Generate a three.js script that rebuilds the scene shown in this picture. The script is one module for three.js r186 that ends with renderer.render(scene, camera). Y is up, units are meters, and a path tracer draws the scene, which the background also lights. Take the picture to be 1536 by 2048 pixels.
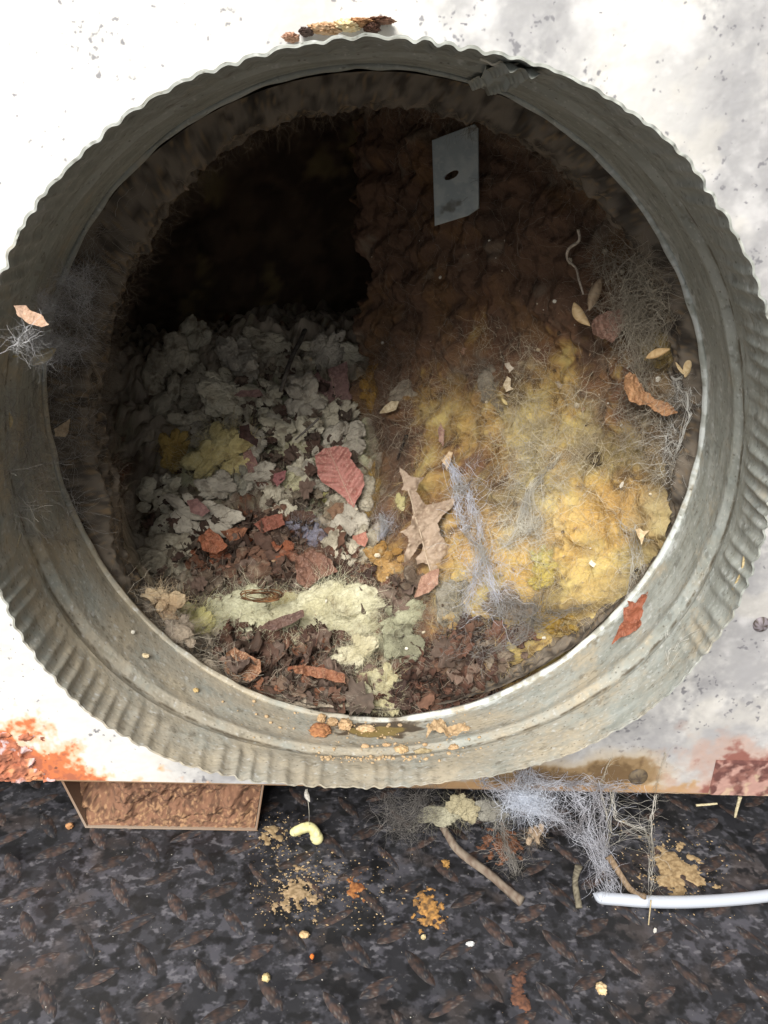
import * as THREE from 'three';
import { mergeGeometries, mergeVertices } from 'three/addons/utils/BufferGeometryUtils.js';
import { createNoise3D } from 'simplex-noise';

// ───────────────────────── camera, sky, sun, exposure ─────────────────────────
const R = 0.18, AX = 0.28;                       // duct radius and the height of its axis above the floor
const V3 = (x, y, z) => new THREE.Vector3(x, y, z);
const camera = new THREE.PerspectiveCamera(2 * Math.atan(1024 / 1738) * 180 / Math.PI, 0.75, 0.02, 60);
camera.rotation.set(-0.39311, -0.03744, 0.04552, 'YXZ');
camera.position.set(-0.06264 * R, AX + 0.80737 * R, 2.52197 * R);
camera.updateMatrixWorld(true);
const scene = new THREE.Scene();
const renderer = new THREE.WebGLRenderer({ antialias: true });
renderer.toneMapping = THREE.LinearToneMapping;
renderer.toneMappingExposure = 3.75;
renderer.shadowMap.enabled = true;
{ // overcast sky: an even cloud deck, a little brighter overhead
  const w = 64, h = 32, d = new Float32Array(w * h * 4);
  for (let j = 0; j < h; j++) for (let i = 0; i < w; i++) {
    const el = Math.sin(((j + 0.5) / h - 0.5) * Math.PI), k = (j * w + i) * 4;
    const l = el > 0 ? 0.19 + 0.18 * el : 0.19 * Math.max(0.25, 1 + el * 3);
    d[k] = l * 0.98; d[k + 1] = l * 0.995; d[k + 2] = l * 1.03; d[k + 3] = 1;
  }
  const t = new THREE.DataTexture(d, w, h, THREE.RGBAFormat, THREE.FloatType);
  t.mapping = THREE.EquirectangularReflectionMapping; t.magFilter = t.minFilter = THREE.LinearFilter; t.needsUpdate = true;
  scene.background = t; scene.environment = t;
}
const sun = new THREE.DirectionalLight(new THREE.Color(1, 0.965, 0.9), 1.5);
sun.position.set(-0.64, 1.85, 2.0); sun.target.position.set(0, 0.25, 0);
sun.castShadow = true; sun.shadow.radius = 56; sun.shadow.mapSize.set(2048, 2048);
Object.assign(sun.shadow.camera, { left: -1, right: 1, top: 1, bottom: -1, near: 0.1, far: 6 });
scene.add(sun, sun.target);

// ───────────────────────── helpers ─────────────────────────
let sd = 1234567;
const rnd = () => { sd |= 0; sd = sd + 0x6D2B79F5 | 0; let t = Math.imul(sd ^ sd >>> 15, 1 | sd); t = t + Math.imul(t ^ t >>> 7, 61 | t) ^ t; return ((t ^ t >>> 14) >>> 0) / 4294967296; };
const rr = (a, b) => a + (b - a) * rnd();
const N3 = createNoise3D(rnd);
const fbm = (x, y, z, o = 4) => { let s = 0, a = 0.5; for (let i = 0; i < o; i++) { s += a * N3(x, y, z); x = x * 2.03 + 7.1; y = y * 2.03 + 3.3; z = z * 2.03 + 1.7; a *= 0.5; } return s; };
const billow = (x, y, z, o = 4) => { let s = 0, a = 0.5; for (let i = 0; i < o; i++) { s += a * (Math.abs(N3(x, y, z)) * 2.6 - 0.9); x = x * 2.07 + 5.1; y = y * 2.07 + 1.3; z = z * 2.07 + 9.7; a *= 0.48; } return s; };
const PT = new Float32Array(512 * 512); for (let i = 0; i < PT.length; i++) PT[i] = rnd() * 2 - 1;   // fast noise for flat textures
const vn = (x, y) => { const X = Math.floor(x), Y = Math.floor(y), u = x - X, v = y - Y, a = u * u * (3 - 2 * u), b = v * v * (3 - 2 * v), i = X & 511, i1 = (X + 1) & 511, j = (Y & 511) << 9, j1 = ((Y + 1) & 511) << 9; return (PT[j + i] * (1 - a) + PT[j + i1] * a) * (1 - b) + (PT[j1 + i] * (1 - a) + PT[j1 + i1] * a) * b; };
const f2 = (x, y, o = 4) => { let s = 0, a = 0.6; for (let i = 0; i < o; i++) { s += a * vn(x, y); const t = x * 1.62 - y * 1.22 + 17.3; y = x * 1.22 + y * 1.62 + 5.9; x = t; a *= 0.52; } return s; };
const clamp = (x, a = 0, b = 1) => Math.min(b, Math.max(a, x));
const ss = (a, b, x) => { const t = clamp((x - a) / (b - a)); return t * t * (3 - 2 * t); };
const mix = (a, b, t) => a + (b - a) * t;
const mix3 = (a, b, t) => [mix(a[0], b[0], t), mix(a[1], b[1], t), mix(a[2], b[2], t)];
const hex = (h) => { const c = new THREE.Color(h); return [c.r, c.g, c.b]; };   // linear
const used = {};
const numbered = (n) => { const k = used[n] = (used[n] ?? -1) + 1; return k ? `${n}_${String(k).padStart(3, '0')}` : n; };
function thing(name, label, category, pos = V3(0, 0, 0), group) {
  const o = new THREE.Group(); o.name = numbered(name); o.position.copy(pos); scene.add(o);
  o.userData = { label, category }; if (group) o.userData.group = group;
  return o;
}
const sh = (m) => { m.castShadow = m.receiveShadow = true; return m; };
function part(parent, name, geo, mat, label, kind) {      // geo in world metres; moved into the thing's own frame
  const m = sh(new THREE.Mesh(geo, mat)); m.name = name;
  if (label) m.userData.label = label; if (kind) m.userData.kind = kind;
  let p = parent; const off = V3(0, 0, 0); while (p && p !== scene) { off.add(p.position); p = p.parent; }
  geo.translate(-off.x, -off.y, -off.z); parent.add(m); return m;
}
function structure(name, geo, mat) { const m = sh(new THREE.Mesh(geo, mat)); m.name = name; m.userData.kind = 'structure'; scene.add(m); return m; }
const std = (o) => new THREE.MeshStandardMaterial({ side: THREE.DoubleSide, roughness: 0.9, ...o });
const vc = (o = {}) => std({ vertexColors: true, ...o });
function tex(w, h, fn, srgb = true) {                   // fn(u, v) -> [r, g, b] in sRGB 0..1
  const d = new Uint8Array(w * h * 4);
  for (let j = 0; j < h; j++) for (let i = 0; i < w; i++) {
    const c = fn((i + 0.5) / w, (j + 0.5) / h), k = (j * w + i) * 4;
    d[k] = clamp(c[0]) * 255; d[k + 1] = clamp(c[1]) * 255; d[k + 2] = clamp(c[2]) * 255; d[k + 3] = 255;
  }
  const t = new THREE.DataTexture(d, w, h); t.magFilter = THREE.LinearFilter; t.minFilter = THREE.LinearFilter;
  t.wrapS = t.wrapT = THREE.RepeatWrapping; if (srgb) t.colorSpace = THREE.SRGBColorSpace; t.needsUpdate = true; return t;
}
const S = (h) => [1, 3, 5].map((i) => parseInt(h.slice(i, i + 2), 16) / 255);   // sRGB triple
function setColor(g, fn) { const p = g.attributes.position, c = new Float32Array(p.count * 3); for (let i = 0; i < p.count; i++) { const q = fn(p.getX(i), p.getY(i), p.getZ(i), i); c[3 * i] = q[0]; c[3 * i + 1] = q[1]; c[3 * i + 2] = q[2]; } g.setAttribute('color', new THREE.BufferAttribute(c, 3)); return g; }
const strip = (g) => { for (const k of Object.keys(g.attributes)) if (!['position', 'normal', 'color'].includes(k)) g.deleteAttribute(k); return g; };
const merge = (a) => mergeGeometries(a.map((g) => strip(g.index ? g.toNonIndexed() : g)));
// rays through a point of the photograph (1536 x 2048), to stand things on the surfaces they lie on
const fwd = V3(0, 0, -1).applyQuaternion(camera.quaternion), cr = V3(1, 0, 0).applyQuaternion(camera.quaternion), cu = V3(0, 1, 0).applyQuaternion(camera.quaternion);
const ray = (px, py) => fwd.clone().addScaledVector(cr, (px - 768) / 1738).addScaledVector(cu, (1024 - py) / 1738);
const at = (px, py, D) => camera.position.clone().addScaledVector(ray(px, py), D);
const onZ = (px, py, z) => { const d = ray(px, py); return at(px, py, (z - camera.position.z) / d.z); };
const onY = (px, py, y) => { const d = ray(px, py); return at(px, py, (y - camera.position.y) / d.y); };
const depthOf = (p) => p.clone().sub(camera.position).dot(fwd);
function march(px, py, f, t0 = 0.3, t1 = 1.15) { const d = ray(px, py); let a = t0; for (let t = t0; t < t1; t += 0.007) { const p = camera.position.clone().addScaledVector(d, t); if (f(p) < 0) { let lo = a, hi = t; for (let k = 0; k < 10; k++) { const m = (lo + hi) / 2; if (f(camera.position.clone().addScaledVector(d, m)) < 0) hi = m; else lo = m; } return at(px, py, lo); } a = t; } return at(px, py, t1); }
const grad = (f, p, e = 0.004) => V3(f(p.clone().add(V3(e, 0, 0))) - f(p.clone().sub(V3(e, 0, 0))), f(p.clone().add(V3(0, e, 0))) - f(p.clone().sub(V3(0, e, 0))), f(p.clone().add(V3(0, 0, e))) - f(p.clone().sub(V3(0, 0, e)))).normalize();
function gridGeo(nu, nv, P, keep, col, closeU = false) {   // sheet of quads; keep(u, v) drops cells
  const pos = [], cl = [], idx = [], uv = [];
  for (let j = 0; j <= nv; j++) for (let i = 0; i <= nu; i++) { const p = P(i / nu, j / nv); pos.push(p.x, p.y, p.z); uv.push(i / nu, j / nv); if (col) cl.push(...col(i / nu, j / nv, p)); }
  for (let j = 0; j < nv; j++) for (let i = 0; i < nu; i++) {
    if (keep && !keep((i + 0.5) / nu, (j + 0.5) / nv)) continue;
    const a = j * (nu + 1) + i, b = a + 1, c = a + nu + 1, d = c + 1; idx.push(a, b, d, a, d, c);
  }
  const g = new THREE.BufferGeometry(); g.setAttribute('position', new THREE.Float32BufferAttribute(pos, 3)); g.setAttribute('uv', new THREE.Float32BufferAttribute(uv, 2));
  if (col) g.setAttribute('color', new THREE.Float32BufferAttribute(cl, 3));
  g.setIndex(idx); g.computeVertexNormals(); return g;
}
function tube(pts, r0, r1 = r0, sides = 5, jitter = 0, seg) {   // tapered tube through points
  const c = new THREE.CatmullRomCurve3(pts), n = seg ?? Math.max(4, pts.length * 4), pos = [], idx = [];
  const fr = c.computeFrenetFrames(n);
  for (let i = 0; i <= n; i++) {
    const p = c.getPoint(i / n), r = mix(r0, r1, i / n);
    for (let k = 0; k < sides; k++) { const a = k / sides * 6.2832, q = r * (1 + jitter * N3(k * 3.7, i * 0.07, r0 * 5e3) + jitter * 0.35 * N3(k * 9.1, i * 0.5, 4)); const v = p.clone().addScaledVector(fr.normals[i], Math.cos(a) * q).addScaledVector(fr.binormals[i], Math.sin(a) * q); pos.push(v.x, v.y, v.z); }
  }
  for (let i = 0; i < n; i++) for (let k = 0; k < sides; k++) { const a = i * sides + k, b = i * sides + (k + 1) % sides; idx.push(a, b, b + sides, a, b + sides, a + sides); }
  for (const e of [0, n]) for (let k = 1; k < sides - 1; k++) idx.push(e * sides, e * sides + (e ? k : k + 1), e * sides + (e ? k + 1 : k));
  const g = new THREE.BufferGeometry(); g.setAttribute('position', new THREE.Float32BufferAttribute(pos, 3)); g.setIndex(idx); g.computeVertexNormals(); return g;
}

// ───────────────────────── the steel floor with its tread lugs ─────────────────────────
const lugA = [0.0362, 0.0100], lugB = [0.0100, -0.0362], lug0 = [-0.0875, 0.0467];
const lugs = [];
for (let i = -9; i <= 11; i++) for (let j = -3; j <= 5; j++) for (const h of [0, 1]) {
  const x = lug0[0] + (i + h / 2) * lugA[0] + (j + h / 2) * lugB[0], z = lug0[1] + (i + h / 2) * lugA[1] + (j + h / 2) * lugB[1];
  if (Math.abs(x) < 0.33 && z > -0.12 && z < 0.2) lugs.push([x, z, h]);
}
const floorMat = (() => {
  const W = 0.7;                                        // metres covered by the picture
  const map = tex(1536, 1536, (u, v) => {
    const x = u * W, z = v * W, f = f2(x * 700, z * 700, 2), k = f2(x * 130, z * 130, 5), g = f2(x * 26, z * 26, 3);
    let c = S('#252529');
    c = mix3(c, S('#504f56'), clamp(ss(0.0, 0.55, k + f * 0.35 + g * 0.25) * 0.8));
    c = mix3(c, S('#47464c'), ss(0.1, 0.4, f2(x * 210 + 50, z * 210, 4)) * 0.55);
    c = mix3(c, S('#6f6d72'), ss(0.3, 0.6, f2(x * 190 + 3, z * 330, 4) + f * 0.25 + g * 0.2) * 0.7);
    c = mix3(c, S('#453a34'), ss(0.15, 0.5, f2(x * 33 + 80, z * 33, 4)) * 0.45);
    c = mix3(c, S('#0f0f11'), ss(0.06, 0.45, f2(x * 150, z * 150 + 90, 4) - g * 0.2) * 0.85);
    if (vn(x * 1300, z * 1300) > 0.965) c = mix3(c, S('#8f8c86'), 0.5);
    return c;
  });
  const bump = tex(1024, 1024, (u, v) => { const x = u * W, z = v * W, k = 0.5 + 0.45 * f2(x * 160, z * 160, 5); return [k, k, k]; }, false);
  const rough = tex(512, 512, (u, v) => { const x = u * W, z = v * W, k = 0.66 + 0.3 * f2(x * 75, z * 75, 5); return [1, k, k]; }, false);
  return std({ map, bumpMap: bump, bumpScale: 0.0003, roughnessMap: rough, roughness: 1, metalness: 0, side: THREE.FrontSide });
})();
const floorGeo = new THREE.PlaneGeometry(2.8, 2.8, 1, 1).rotateX(-Math.PI / 2);
{ const uv = floorGeo.attributes.uv; for (let i = 0; i < uv.count; i++) uv.setXY(i, uv.getX(i) * 4 + 0.5, uv.getY(i) * 4 + 0.5); }
const floor = structure('floor', floorGeo, floorMat);
{ // ground the plate lies on, out of frame
  const g = structure('ground', new THREE.PlaneGeometry(40, 40).rotateX(-Math.PI / 2).translate(0, -0.006, 0), std({ color: new THREE.Color().setRGB(0.13, 0.12, 0.11), side: THREE.FrontSide }));
  g.receiveShadow = true;
}
{
  const variants = [0, 1, 2, 3].map((s) => {
    const g = gridGeo(22, 10, (u, v) => {
      const x = (u - 0.5) * 0.0275, hw = 0.0043 * Math.pow(Math.max(0, 1 - Math.pow(Math.abs(u * 2 - 1), 2.2)), 0.75), z = (v * 2 - 1) * (hw + 0.00001);
      const e = 0.65 * Math.min(1, 1.25 * (1 - Math.abs(v * 2 - 1))) * Math.min(1, 3.2 * (1 - Math.abs(u * 2 - 1)));
      return V3(x, 0.0002 + 0.0009 * Math.min(1, e * 1.4) + 0.00018 * fbm(u * 7 + s * 9, v * 4, s, 3) * e, z);
    }, null, (u, v, p) => {
      const n = fbm(p.x * 240 + s * 20, p.z * 240, s * 5, 4), n2 = fbm(p.x * 700 + s * 20, p.z * 700, s * 5, 2);
      let c = mix3(hex('#2e2624'), hex('#4c3a33'), ss(-0.3, 0.35, n));
      c = mix3(c, hex('#2a2a2f'), ss(-0.2, 0.25, fbm(p.x * 130 - s * 7, p.z * 130, 3, 3)));
      return mix3(c, hex('#7a746e'), ss(0.22, 0.5, n2) * 0.5);
    });
    return g;
  });
  const mats = [0, 1, 2].map((i) => vc({ roughness: 0.7, color: new THREE.Color().setScalar([0.75, 0.95, 1.15][i]) }));
  lugs.forEach(([x, z, h], i) => {
    const m = sh(new THREE.Mesh(variants[i % 4], mats[(i * 7) % 3])); m.name = 'tread_lug';
    m.position.set(x + rr(-0.0006, 0.0006), -Math.pow(rnd(), 1.5) * 0.00055, z + rr(-0.0006, 0.0006)); m.rotation.y = (h ? -0.957 : 0.56) + rr(-0.04, 0.04); m.scale.set(rr(0.9, 1.05), 1, rr(0.85, 1.1)); floor.add(m);
  });
}

// added dark wall, unseen beyond the right edge, to shut out sky light there
structure('added_sky_blocker', new THREE.BoxGeometry(0.1, 2.2, 3.2).translate(0.95, 1.1, 0.7), std({ color: new THREE.Color().setRGB(0.05, 0.05, 0.05) }));

// ───────────────────────── the cabinet ─────────────────────────
const XL = -1.75 * R, XR = 1.75 * R, YT = AX + 1.95 * R, YB = AX - 1.3144 * R, ZB = -3.1 * R;
const collarDr = (c, t) => c[0] + c[1] * Math.cos(t) + c[2] * Math.sin(t) + c[3] * Math.cos(2 * t) + c[4] * Math.sin(2 * t) + c[5] * Math.cos(3 * t) + c[6] * Math.sin(3 * t) + c[7] * Math.cos(4 * t) + c[8] * Math.sin(4 * t);
const FR = [-0.009, 0.0048, -0.0043, -0.0081, 0.0032, 0.0044, -0.0224, -0.0155, -0.0032], BR = [0.0005, 0.0029, 0.0013, -0.0135, -0.01, 0.001, 0.0046, 0.0035, -0.0011];
const collarL = (t) => R * (0.5579 + 0.1409 * Math.sin(t) - 0.0274 * Math.cos(t));
const crimpN = 124;
function collarR(t, s, crimp = true) {
  let r = R * (1 + mix(collarDr(BR, t), collarDr(FR, t), ss(0, 1, s)));
  r += 0.0026 * Math.exp(-Math.pow((s - 0.56) / 0.026, 2)) - 0.0013 * Math.exp(-Math.pow((s - 0.49) / 0.045, 2));  // bead groove
  if (crimp) { const ph = t * crimpN + 1.6 * Math.sin(t * 5) + 0.9 * Math.sin(t * 13) + 0.5 * Math.sin(t * 29), a = ss(0.64, 0.78, s) * (1 - 0.88 * ss(-1.35, -1.2, t > Math.PI ? t - 2 * Math.PI : t) * (1 - ss(-0.6, -0.4, t > Math.PI ? t - 2 * Math.PI : t))) * (0.8 + 0.5 * N3(Math.cos(t) * 5, Math.sin(t) * 5, 7)) * mix(0.8, 1.25, s) * (1 + 0.3 * Math.sin(t * 7 + 2)); r -= a * 0.00105 * Math.pow(0.5 + 0.5 * Math.cos(ph), 1.8); }
  return r + 0.0006 * N3(Math.cos(t) * 3, Math.sin(t) * 3, s * 3) + 0.0004 * s * N3(Math.cos(t) * 14, Math.sin(t) * 14, s * 4);
}
const collarP = (t, s, off = 0, crimp = true) => { const r = collarR(t, s, crimp) - off; return V3(r * Math.cos(t), AX + r * Math.sin(t), s * (collarL(t) + (s > 0.98 ? 0.0009 * N3(Math.cos(t) * 30, Math.sin(t) * 30, 1) : 0))); };
const fCollar = (p) => { const t = Math.atan2(p.y - AX, p.x), s = p.z / collarL(t); return s > 1 || s < -0.02 ? 1 : collarR(t, clamp(s), false) - Math.hypot(p.x, p.y - AX); };
const hitCollar = (px, py) => march(px, py, fCollar, 0.25, 0.62);

const cabinet = thing('cabinet', 'white painted sheet metal cabinet with rusty lower corners and a round duct opening', 'cabinet', V3(0, 0, 0));
// front panel, painted white, mottled with mildew and painted-in light falloff
const PW = XR - XL, PH = YT - YB, pz = (px, py) => onZ(px, py, 0);
const stains = {
  rustL: pz(0, 1560), rustR: pz(1540, 1560), brown: pz(1110, 1560), brown2: pz(1230, 1550), screw: pz(1276, 1553), spot: pz(1522, 1248),
};
const panelMat = (() => {
  const map = tex(1400, Math.round(1400 * PH / PW), (u, v) => {
    const x = XL + u * PW, y = YB + v * PH;
    if (x < -0.3 || x > 0.3 || y > 0.56) return S('#d8d7d6');
    let c = S('#d3d1cd');
    const n = f2(x * 26, y * 26, 6), f = f2(x * 300, y * 300, 3), q = f2(x * 70, y * 70, 4);
    const mildewAndFalloff = clamp(ss(-0.35, 0.4, f2(x * 8 + 4, y * 8, 3) * 0.7 + x * 3.2 + 0.1 + (0.3 - y) * 0.6 + 0.12 * ss(0.25, 0.05, y)) + 0.07);       // grey mildew blotches, plus light falling off to the right painted into the colour
    c = mix3(c, S('#9a999b'), clamp(ss(-0.9, 0.7, n + f * 0.35 + mildewAndFalloff * 0.35) * mildewAndFalloff * 0.95));
    c = mix3(c, S('#8f8e90'), ss(0.1, 0.75, q + f * 0.5) * mildewAndFalloff * 0.5);
    c = mix3(c, S('#e0dedd'), ss(0.05, 0.6, f2(x * 45 + 9, y * 45, 4) + f * 0.2) * 0.5);
    c = mix3(c, S('#cfcac0'), ss(0.1, 0.5, f2(x * 38, y * 38 + 70, 4)) * 0.4);
    c = mix3(c, S('#6c6b70'), ss(0.6, 0.8, f2(x * 330, y * 330 + 30, 3) + q * 0.3 + mildewAndFalloff * 0.1) * 0.75);
    if (vn(x * 420, y * 420) > 0.95 && q > 0.1) c = mix3(c, S('#55535a'), 0.7);
    const brown = (p, rx, ry) => 1 - Math.hypot((x - p.x) / rx, (y - p.y) / ry);
    const b1 = Math.max(brown(stains.brown, 0.052, 0.014), brown(stains.brown2, 0.03, 0.016)) + 0.35 * q + 0.1 * f;
    c = mix3(c, S('#b3a48e'), ss(-0.6, 0.1, b1) * 0.75); c = mix3(c, S('#846c4c'), ss(0.0, 0.25, b1) * 0.9); c = mix3(c, S('#5e4a32'), ss(0.25, 0.7, b1 + f * 0.3) * 0.8);
    c = mix3(c, S('#a8845c'), ss(0.0085, 0.002, y - YB + f * 0.004 + q * 0.004) * 0.9 * ss(-0.05, 0.06, x));     // rust-brown bottom edge
    const rl = Math.max(1 - Math.hypot((x - stains.rustL.x + 0.012) / 0.062, (y - YB) / 0.05), 0.52 - Math.hypot((x - stains.rustL.x) / 0.16, (y - YB) / 0.03)) + 0.35 * q + 0.15 * f;
    c = mix3(c, S('#e2b08c'), ss(-0.12, 0.06, rl) * 0.8); c = mix3(c, S('#c8744a'), ss(0.05, 0.16, rl)); c = mix3(c, S('#a8644a'), ss(0.18, 0.5, rl + 0.3 * f));
    const rq = Math.min((x - stains.rustR.x + 0.05) / 0.03, (YB + 0.038 - y) / 0.016) + 0.8 * q + 0.25 * f;
    c = mix3(c, S('#b09488'), ss(-0.8, 0.2, rq) * 0.75); c = mix3(c, S('#86584f'), ss(0.1, 0.6, rq));
    return c;
  });
  const bump = tex(1024, 1024, (u, v) => { const x = XL + u * PW, y = YB + v * PH, k = 0.5 + 0.4 * f2(x * 150, y * 150, 4); return [k, k, k]; }, false);
  return std({ map, bumpMap: bump, bumpScale: 0.0005, roughness: 0.55, side: THREE.FrontSide });
})();
{
  const s = new THREE.Shape([[XL, YB], [XR, YB], [XR, YT], [XL, YT]].map((p) => new THREE.Vector2(...p)));
  const h = new THREE.Path(); for (let i = 0; i <= 240; i++) { const t = -i / 240 * 2 * Math.PI, r = R * (1 + collarDr(BR, t)) + 0.0004; h[i ? 'lineTo' : 'moveTo'](r * Math.cos(t), AX + r * Math.sin(t)); } s.holes.push(h);
  const g = new THREE.ExtrudeGeometry(s, { depth: 0.0016, bevelEnabled: false }); g.translate(0, 0, -0.0016);
  const uv = g.attributes.uv, p = g.attributes.position; for (let i = 0; i < uv.count; i++) uv.setXY(i, (p.getX(i) - XL) / PW, (p.getY(i) - YB) / PH);
  panelMat.side = THREE.DoubleSide;
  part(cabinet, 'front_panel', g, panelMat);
  const box = (x0, x1, y0, y1, z0, z1) => new THREE.BoxGeometry(x1 - x0, y1 - y0, z1 - z0).translate((x0 + x1) / 2, (y0 + y1) / 2, (z0 + z1) / 2);
  const paint = std({ color: new THREE.Color().setRGB(0.6, 0.6, 0.58), roughness: 0.6 });
  for (const g2 of [box(XL, XL + 0.002, YB, YT, ZB, -0.002), box(XR - 0.002, XR, YB, YT, ZB, -0.002)]) part(cabinet, 'side_panel', g2, paint);
  part(cabinet, 'top_panel', box(XL + 0.0025, XR - 0.0025, YT - 0.002, YT - 0.0005, ZB, -0.002), paint);
  part(cabinet, 'back_panel', box(XL + 0.0025, XR - 0.0025, YB, YT - 0.0025, ZB + 0.0005, ZB + 0.002), paint);
  part(cabinet, 'bottom_pan', box(XL + 0.0025, XR - 0.0025, YB + 0.0006, YB + 0.002, ZB + 0.0025, -0.002), std({ color: new THREE.Color().setRGB(0.12, 0.075, 0.05) }));
  const lumpy = (g, n, amp) => { const p = g.attributes.position, m = g.attributes.normal; for (let i = 0; i < p.count; i++) { const x = p.getX(i), y = p.getY(i), z = p.getZ(i), d = amp * (billow(x * 9 + 3, y * 9, z * 9, 3) + 0.5 * fbm(x * 50, y * 50, z * 50, 3)); p.setXYZ(i, x + m.getX(i) * d, y + m.getY(i) * d, z + m.getZ(i) * d); } g.computeVertexNormals(); return setColor(strip(g), (x, y, z) => mix3(mix3(hex('#7a6450'), hex('#5c4a3c'), ss(-0.3, 0.3, fbm(x * 20, y * 20, z * 20, 4))), hex('#b09a6c'), ss(0.2, 0.45, fbm(x * 11 + 4, y * 11, z * 11, 4)) * 0.8)); };
  const lm = vc({ roughness: 1 });
  part(cabinet, 'duct_liner', lumpy(new THREE.PlaneGeometry(XR - XL, YT - YB, 120, 110).translate(0, (YT + YB) / 2, ZB + 0.025), 1, 0.014), lm);
  part(cabinet, 'duct_liner', lumpy(new THREE.PlaneGeometry(-ZB, YT - YB, 100, 90).rotateY(Math.PI / 2).translate(XL + 0.022, (YT + YB) / 2, ZB / 2 - 0.02), 1, 0.01), lm);
  part(cabinet, 'duct_liner', lumpy(new THREE.PlaneGeometry(XR - XL, -ZB, 90, 90).rotateX(Math.PI / 2).translate(0, YT - 0.022, ZB / 2 - 0.02), 1, 0.01), lm);
  // folded flange along the bottom edge
  part(cabinet, 'bottom_flange', box(XL + 0.003, XR - 0.003, YB - 0.0012, YB - 0.0002, -0.03, -0.0004), std({ color: new THREE.Color().setRGB(0.26, 0.16, 0.09) }));
  // rear support rails out of sight carry the right side
  part(cabinet, 'support_rail', box(XR - 0.09, XR - 0.01, 0.0005, YB - 0.0015, ZB + 0.01, -0.3), std({ color: new THREE.Color().setRGB(0.2, 0.17, 0.14) }));
}
// rust crusts standing proud of the panel
function crust(parent, name, mat, x0, x1, y0, y1, mask, h, col, n = 90, m = 70) {
  const P = (u, v) => V3(mix(x0, x1, u), mix(y0, y1, v), 0);
  const g = gridGeo(n, m, (u, v) => { const p = P(u, v), k = mask(p.x, p.y); p.z = 0.0003 + ss(0, 0.25, k) * h(p.x, p.y); return p; }, (u, v) => { const p = P(u, v); return mask(p.x, p.y) > 0; }, (u, v, p) => col(p.x, p.y));
  return part(parent, name, g, mat);
}
const rustMat = vc({ roughness: 1 });
{
  const a = stains.rustL, q = (x, y) => fbm(x * 90, y * 90, 5, 4);
  crust(cabinet, 'rust_crust', rustMat, a.x - 0.05, a.x + 0.062, YB - 0.0006, YB + 0.05,
    (x, y) => 0.72 - Math.hypot((x - a.x + 0.012) / 0.06, (y - YB) / 0.05) + 0.55 * q(x, y), (x, y) => 0.0012 + 0.0022 * Math.max(0, billow(x * 130, y * 130, 2, 4)) + 0.0016 * Math.round(2 * fbm(x * 50, y * 50, 8, 2)),
    (x, y) => { const n = fbm(x * 180, y * 180, 11, 4), k = fbm(x * 60, y * 60, 3, 3); let c = mix3(hex('#aa6a50'), hex('#80503e'), ss(-0.2, 0.3, n)); c = mix3(c, hex('#cf8e68'), ss(0.05, 0.4, k)); return mix3(c, hex('#cbb3b4'), ss(0.22, 0.38, fbm(x * 70 + 9, y * 70, 7, 3)) * 0.8); }, 130, 80).userData.label = 'flaking orange rust at the lower left corner';
  const b = stains.rustR;
  const e0 = pz(1432, 1519), e1 = pz(1434, 1590), px0 = e0.x, py1 = e0.y;
  const pl = gridGeo(110, 44, (u, v) => { const x = px0 + u * 0.075, y = mix(YB - 0.0004, py1, v), e = Math.min(1, u * 40, (1 - v) * 16); return V3(x, y, 0.0002 + 0.0011 * e + 0.0005 * fbm(x * 120, y * 120, 4, 4)); }, null, (u, v, p) => { const n = fbm(p.x * 130, p.y * 130, 17, 4), ed = Math.min(u * 75, (1 - v) * 24) / 5 + n; let c = mix3(hex('#5c3a36'), hex('#7c544c'), ss(-0.25, 0.3, n)); c = mix3(c, hex('#a8847a'), ss(0.35, 0.8, ed) * ss(-0.2, 0.2, fbm(p.x * 60, p.y * 60, 3, 4))); return mix3(c, hex('#b8a088'), ss(0.1, 0.4, fbm(p.x * 70 + 9, p.y * 70, 7, 3) + (0.25 - v)) * 0.8); });
  part(cabinet, 'patch_plate', pl, rustMat, 'rusty rectangular patch plate at the lower right corner');
}
{ // screws
  for (const [p, r, c] of [[stains.screw, 0.0062, '#6a5c48'], [stains.spot, 0.005, '#8a8288']]) {
    const g = new THREE.LatheGeometry([[0, 0.0024], [0.45, 0.0023], [0.8, 0.0016], [1, 0.0004], [1.02, 0]].map(([a, b]) => new THREE.Vector2(a * r, b)), 18).rotateX(Math.PI / 2).translate(p.x, p.y, 0.0003);
    part(cabinet, 'screw_head', setColor(strip(g), (x, y) => mix3(hex(c), hex('#4a4038'), ss(-0.1, 0.3, fbm(x * 500, y * 500, 2, 3)))), vc({ roughness: 0.7, metalness: 0.2 }));
  }
}
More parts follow.
